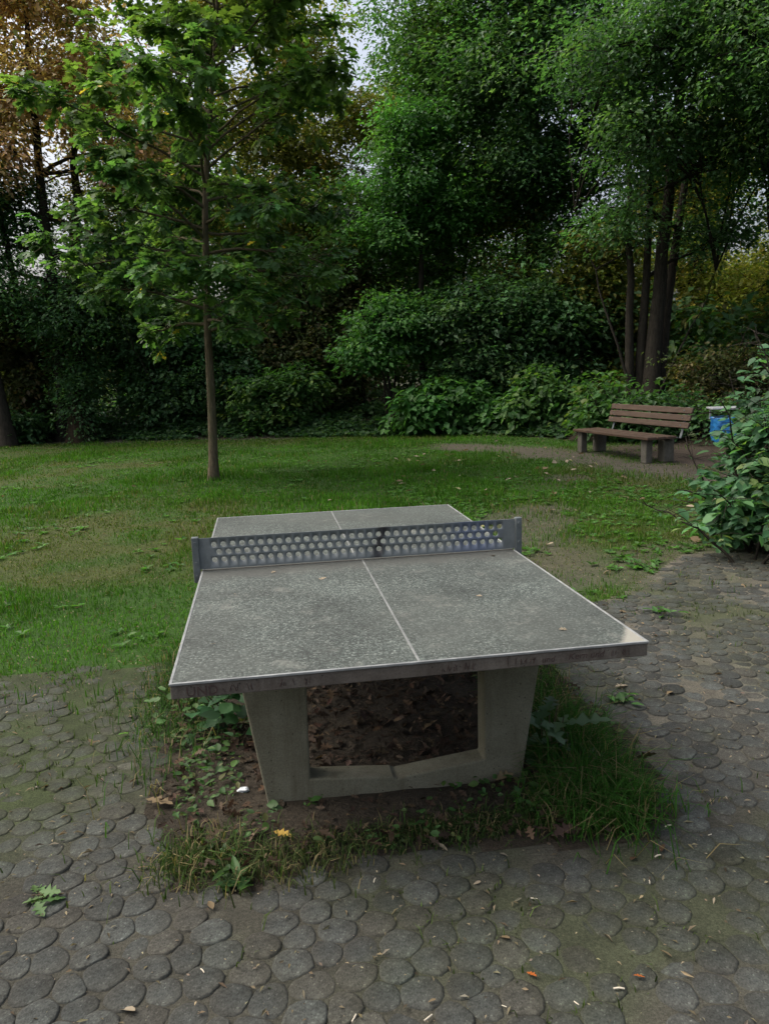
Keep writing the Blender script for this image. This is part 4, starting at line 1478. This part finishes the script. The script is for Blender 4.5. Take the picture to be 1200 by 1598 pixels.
# tall grass by the right leg and tufts round the table
rg = rngf(720)
parts = []
for (cx, cy, sx_, sy_, n_, h0, tc) in ((.73, -.80, .085, .20, 2400, .14, (.04, .115, .02)), (.71, -1.12, .10, .08, 1500, .11, (.042, .12, .02)), (.78, -.35, .09, .22, 900, .12, (.04, .10, .02)),
                                      (-.72, -1.12, .10, .08, 600, .055, (.05, .09, .025)), (-.5, -1.2, .2, .07, 500, .05, (.06, .085, .03)), (.05, -1.12, .4, .05, 1000, .035, (.045, .075, .025)),
                                      (-.93, .3, .12, .42, 900, .10, (.035, .085, .018)), (.92, .3, .08, .3, 400, .07, (.04, .09, .02)), (.3, -1.15, .3, .05, 600, .045, (.04, .08, .022))):
    n_ = int(n_ * 1.7)
    x = rg.normal(cx, sx_, n_); y = rg.normal(cy, sy_, n_)
    ok = ~((np.abs(x) < .56) & (np.abs(y) < .95)) & ~((np.abs(x) < .6) & (y > -.9))
    x, y = x[ok], y[ok]; n_ = len(x)
    h = h0 * np.clip(rg.gamma(6, 1 / 6, n_), .3, 2.0)
    c = np.array(tc) * np.clip(rg.normal(1, .25, (n_, 1)), .5, 1.8)
    dry = rg.random(n_) < .2
    c[dry] = (.2, .17, .09)
    parts.append(blades(rg, x, y, np.full(n_, .012), h, rg.uniform(.003, .006, n_), c, 1.0, 2))
V, F, T = join(parts)
tg = link('tall_grass', mesh_np('tall_grass', V, F, T, False, [M['grass']]), kind='stuff')
tag(tg, 'long uncut grass growing round the legs of the table', 'grass')

# low clover like weeds over the soil strip in front of and beside the legs
rg = rngf(725)
n_ = 7000
x = rg.uniform(-1.15, 1.15, n_); y = rg.uniform(-1.45, .3, n_)
ok = in_poly(x + .45 * (fbm(x, y, .4, 87) - .5), y + .4 * (fbm(x, y, .4, 88) - .5), SOIL) & ~((np.abs(x) < .58) & (y > -.90)) & (rg.random(n_) < sstep(.42, .6, fbm(x, y, .25, 86)) * np.where(x < -.45, 1.2, 1.0))
x, y = x[ok], y[ok]; n_ = len(x)
ang = rg.uniform(0, 2 * np.pi, n_)
A = np.stack([np.cos(ang), np.sin(ang), rg.normal(.1, .35, n_)], -1)
L = np.clip(rg.normal(.028, .010, n_), .010, .06)
V, F, T = leaf_batch(LEAF8, np.stack([x, y, .03 + .05 * rg.random(n_) ** 1.5], -1), A, np.array([0, -.1, 1.0]) + rg.normal(0, .35, (n_, 3)), L, L * .62,
                     tint_mix(rg, n_, [((.03, .07, .02), 3), ((.045, .09, .025), 1.5), ((.07, .08, .03), .6)]))
cw = link('clover_weeds', mesh_np('clover_weeds', V, F, T, False, [M['leaf']]), kind='stuff')
tag(cw, 'low small leaved weeds covering the soil strip round the table legs', 'weeds')

# grass and moss tufts in the paving joints
rg = rngf(730)
n_ = 60000
x = rg.uniform(-2.4, 3.6, n_); y = rg.uniform(-2.6, 2.4, n_)
mm = moss_mask(x, y)
ok = paved(x, y) & (rg.random(n_) < (.03 + 1.1 * mm ** 1.2) * sstep(.42, .62, fbm(x, y, .22, 82)))
x, y = x[ok], y[ok]
# keep to the joints
best = np.full(len(x), 9.0)
for s0 in range(0, len(x), 2000):
    dd = np.hypot(x[s0:s0 + 2000, None] - S[None, :, 0], y[s0:s0 + 2000, None] - S[None, :, 1]) / S[None, :, 2]
    best[s0:s0 + 2000] = dd.min(1)
ok = best > .93
x, y = x[ok], y[ok]
n_ = len(x)
c = np.array([.055, .085, .024]) * np.clip(rg.normal(1, .3, (n_, 1)), .4, 2)
V, F, T = blades(rg, x, y, np.full(n_, .008), .028 * np.clip(rg.gamma(3, 1 / 3, n_), .3, 2.6), rg.uniform(.003, .006, n_), c, .8, 2)
jg = link('joint_grass', mesh_np('joint_grass', V, F, T, False, [M['grass']]), kind='stuff')
tag(jg, 'short grass and moss sprouting from the paving joints', 'grass')

# dead leaf litter below the table and along the soil bed
rg = rngf(740)
n_ = 5200
x = rg.uniform(-.95, 1.05, n_); y = rg.uniform(-1.3, .95, n_)
ok = in_poly(x, y, SOIL) & (rg.random(n_) < .42 + .58 * ((np.abs(x) < .6) & (np.abs(y) < .8))) & ~((np.abs(np.abs(y) - .82) < .06) & (np.abs(x) < .56))
x, y = x[ok], y[ok]; n_ = len(x)
ang = rg.uniform(0, 2 * np.pi, n_)
A = np.stack([np.cos(ang), np.sin(ang), rg.normal(0, .35, n_)], -1)
L = np.clip(rg.gamma(3, .012, n_), .015, .085)
V, F, T = leaf_batch(OAK, np.stack([x, y, .04 + .02 * rg.random(n_)], -1), A, np.array([0, 0, 1.0]) + rg.normal(0, .5, (n_, 3)), L, L * .6,
                     tint_mix(rg, n_, [((.06, .04, .026), 3), ((.042, .03, .02), 3), ((.10, .068, .042), 1), ((.17, .13, .085), .2)]))
ll_ = link('leaf_litter', mesh_np('leaf_litter', V, F, T, False, [M['leaf_dry']]), kind='stuff')
tag(ll_, 'brown dead leaf litter on the bare soil beneath the table', 'leaf litter')

# crumbs of dry grass and bark over paving and lawn
rg = rngf(750)
n_ = 20000
x = rg.uniform(-2.6, 5, n_); y = rg.uniform(-2.4, 8, n_)
ok = (beyond(x, y) < 0) & ~in_poly(x, y, SOIL) & (rg.random(n_) < np.where(y < 1, 1.0, .8))
x, y = x[ok], y[ok]; n_ = len(x)
pv = paved(x, y)
ang = rg.uniform(0, 2 * np.pi, n_)
A = np.stack([np.cos(ang), np.sin(ang), rg.normal(0, .15, n_)], -1)
L = np.clip(rg.gamma(2, .007, n_), .005, .045)
V, F, T = leaf_batch(LEAF4, np.stack([x, y, np.where(pv, .023, hgt(x, y) + .02)], -1), A, np.array([0, 0, 1.0]) + rg.normal(0, .3, (n_, 3)), L, np.minimum(L * .45, .008),
                     tint_mix(rg, n_, [((.20, .17, .11), 3), ((.12, .10, .06), 3), ((.23, .20, .15), .7)], .3))
cr_ = link('dry_crumbs', mesh_np('dry_crumbs', V, F, T, False, [M['leaf_dry']]), kind='stuff')
tag(cr_, 'tiny dry crumbs of grass and bark strewn over paving and lawn', 'debris')

# ------------------------------------------------------------------ single small plants
rg = rngf(800)


def rosette(name, label, cat, x, y, z, nl, lmin, lmax, zspread, cols, tpl, asp, up=(.1, .9), spread=.05):
    root = thing(name, label, cat, (x, y, z))
    for k in range(nl):
        a = rg.uniform(0, 2 * np.pi)
        l = rg.uniform(lmin, lmax)
        e = rg.uniform(*up)
        Av = np.array([[math.cos(a), math.sin(a), e]]); Nv = np.array([[0, -.1, 1.0]]) + rg.normal(0, .25, (1, 3))
        Pv = np.array([[x + rg.normal(0, spread), y + rg.normal(0, spread), z + rg.uniform(0, zspread)]])
        me = leaf_mesh('leaf', tpl, tint_mix(rg, 1, cols, .15)[0], 'leaf', asp)
        leaf_objs('leaf', [me], [0], Pv, Av, Nv, [l], root, (x, y, z))
    pths = [([(0, 0, -.01), (rg.normal(0, .02), rg.normal(0, .02), zspread * .5), (rg.normal(0, spread), rg.normal(0, spread), zspread)], [.004, .003, .002]) for _ in range(5)]
    V, F = tubes(pths, 4)
    link('stem', mesh_np('stem', V, F, None, True, [M['bark_young']]), root)
    return root


WD = [((.024, .06, .028), 3), ((.03, .075, .03), 2)]
rosette('leafy_weed', 'dark broad leaved weed beside the left leg of the table', 'weed', -.70, -.20, .02, 60, .06, .11, .26, WD, LEAF8, .75, (-.2, .6), .09)
rosette('leafy_weed', 'pale small leaved weed under the left end of the table', 'weed', -.90, -.02, .02, 60, .03, .055, .20, [((.06, .12, .04), 3), ((.045, .09, .03), 2)], LEAF8, .7, (-.2, .7), .09)
rosette('leafy_weed', 'low weed with narrow leaves in front of the left leg', 'weed', -.62, -1.27, .015, 12, .06, .09, .03, [((.035, .075, .024), 1)], LEAF8, .35, (.2, .9), .03)
rosette('thistle', 'grey green thistle with jagged leaves by the right leg', 'weed', .645, -.80, .02, 16, .10, .20, .24, [((.075, .12, .075), 2), ((.06, .10, .055), 1)], OAK, .55, (-.3, .7), .05)
rosette('fallen_sprig', 'green oak sprig lying on the paving at lower left', 'sprig', -1.24, -1.24, .022, 7, .05, .085, .012, [((.07, .13, .045), 1)], OAK, .6, (0, .25), .02)
for (wx, wy, lab) in ((.95, .62, 'low weed on the paving just right of the table corner'), (2.1, .95, 'low green weed in the paving on the right'), (1.25, -.25, 'small weed between pavers right of the tall grass'),
                      (2.55, 2.15, 'grassy weed at the foot of the right bush')):
    rosette('leafy_weed', lab, 'weed', wx, wy, .015, 14, .04, .085, .03, [((.04, .10, .025), 1)], LEAF8, .45, (.15, .8), .04)

# ------------------------------------------------------------------ fallen leaves, each its own
rg = rngf(820)
LEAFMESH = {}


def fallen(x, y, z, l, colr, label, group=None, tpl=OAK, asp=.62, curl=.25, name='fallen_leaf', cat='leaf'):
    key = (colr, id(tpl), asp)
    if key not in LEAFMESH:
        v = tpl[0].copy(); v[:, 1] *= asp; v[:, 2] *= .9
        LEAFMESH[key] = mesh_np('fallen_leaf', v, tpl[1], np.tile(colr, (len(v), 1)), False, [M['leaf_dry']])
    o = link(name, LEAFMESH[key])
    o.location = (x, y, z + .1 * l); o.scale = (l, l, l)
    o.rotation_euler = (rg.normal(0, curl), rg.normal(.0, curl * .6), rg.uniform(0, 2 * math.pi))
    tag(o, label, cat, group)
    return o


TAN, PALE, BRN, ORG, YEL = (.19, .145, .085), (.33, .28, .20), (.09, .055, .032), (.42, .12, .025), (.46, .31, .07)
fallen(-.49, -1.06, .04, .075, YEL, 'yellow leaf lying in the grass before the left leg')
fallen(-.545, -.80, .05, .09, BRN, 'brown curled leaf beside the foil scrap at the left leg')
fallen(.98, .30, .03, .16, (.40, .30, .23), 'large pale torn leaf on the paving behind the right end of the table')
fallen(.205, -1.855, .022, .035, ORG, 'orange scrap of leaf on the paving at bottom centre')
fallen(.46, -1.90, .022, .032, ORG, 'orange scrap of leaf at the bottom edge right of centre')
fallen(-.98, -.73, .03, .12, TAN, 'tan leaf on the soil left of the table')
fallen(.02, -1.0, .03, .07, BRN, 'brown leaf below the middle of the leg frame')
fallen(.455, -1.10, .04, .06, TAN, 'tan leaf standing in the weeds near the right leg')
fallen(-1.48, -1.03, .022, .06, PALE, 'pale leaf at the left edge of the paving')
fallen(1.26, -.12, .022, .09, PALE, 'pale leaf on the paving right of the tall grass')
fallen(-1.32, -.12, .022, .085, TAN, 'tan leaf on the mossy paving at left')
fallen(.28, -.35, .05, .13, TAN, 'large tan leaf in the litter below the table')
fallen(.36, .30, .05, .14, PALE, 'pale leaf below the table near the right opening edge')
fallen(-.6, -.45, ZT + .001, .022, PALE, 'small pale leaf scrap on the near left of the tabletop')
fallen(-.42, -.12, ZT + .001, .03, PALE, 'white leaf scrap on the tabletop left beside the net')
fallen(-.2, -.30, ZT + .001, .045, PALE, 'pale leaf on the tabletop left of the centre line')
fallen(.52, -1.2, ZT + .001, .045, PALE, 'pale leaf on the tabletop near the right front corner')
fallen(.62, -.12, ZT + .001, .05, TAN, 'tan leaf on the tabletop below the right of the net')
fallen(-.66, -1.05, ZT + .001, .022, PALE, 'white scrap on the tabletop at the left front')
fallen(.38, -.75, ZT + .001, .03, PALE, 'pale leaf scrap in the middle of the right table half')
fallen(.25, .72, ZT + .001, .03, PALE, 'pale scrap on the far half of the tabletop')
# crumpled foil
bm = bmesh.new()
bmesh.ops.create_icosphere(bm, subdivisions=2, radius=.02)
for v in bm.verts:
    v.co = Vector((v.co.x * 1.2, v.co.y * .7, v.co.z * .6)) * (1 + rg.normal(0, .22))
fo_ = link('foil_scrap', bm_mesh('foil_scrap', bm, [simple('crumpled_foil', (.42, .45, .47), .6, 0, .3, 60)]))
fo_.location = (-.60, -.76, .05)
tag(fo_, 'crumpled white foil scrap beside the left leg', 'litter')

G1 = 'small fallen leaves on the lawn'
for k in range(110):
    for _ in range(60):
        x, y = rg.uniform(-4.5, 5.4), rg.uniform(1.5, 13)
        if k > 22:
            x, y = rg.uniform(1.2, 5.2), rg.uniform(1.8, 11)
        a_ = np.array([x]), np.array([y])
        if not paved(*a_)[0] and beyond(*a_)[0] < -.3 and inview(x, y) and not (abs(x) < .9 and abs(y) < 1.5):
            break
    fallen(x, y, float(hgt(x, y)) + .03, rg.uniform(.05, .10) * (1 + .05 * y), [TAN, PALE, PALE, (.30, .30, .14)][rg.integers(4)], 'small pale fallen leaf lying in the lawn grass', G1, LEAF8, rg.choice([.45, .7]), .35)
G2 = 'small fallen leaves on the paving'
for k in range(46):
    for _ in range(60):
        x, y = rg.uniform(-2.2, 3.2), rg.uniform(-1.9, 1.6)
        if paved(np.array([x]), np.array([y]))[0] and inview(x, y) and np.hypot(x + .44, y + 3.6) > 1.6:
            break
    fallen(x, y, .02, rg.uniform(.022, .06), [TAN, PALE, BRN, TAN][rg.integers(4)], 'small dry leaf fragment lying on the pavers', G2, LEAF8, rg.choice([.35, .55]), .4)
G3 = 'pale twig bits on the paving'
V, F = tubes([([(-.5, 0, 0), (0, .06, .05), (.5, 0, 0)], [.11, .12, .10])], 5)
tw = mesh_np('twig_bit', V, F, None, False, [simple('pale_twig', (.42, .38, .30), .8, 0, .2, 30)])
for k in range(12):
    for _ in range(60):
        x, y = rg.uniform(-1.3, 1.2), rg.uniform(-2.0, -1.2)
        if paved(np.array([x]), np.array([y]))[0] and inview(x, y):
            break
    o = link('twig_bit', tw)
    s_ = rg.uniform(.012, .03)
    o.scale = (s_, s_ * .8, s_ * .8)
    o.location = (x, y, .0235); o.rotation_euler = (0, 0, rg.uniform(0, 6.3))
    tag(o, 'short pale twig bit lying on the pavers in the foreground', 'twig', G3)
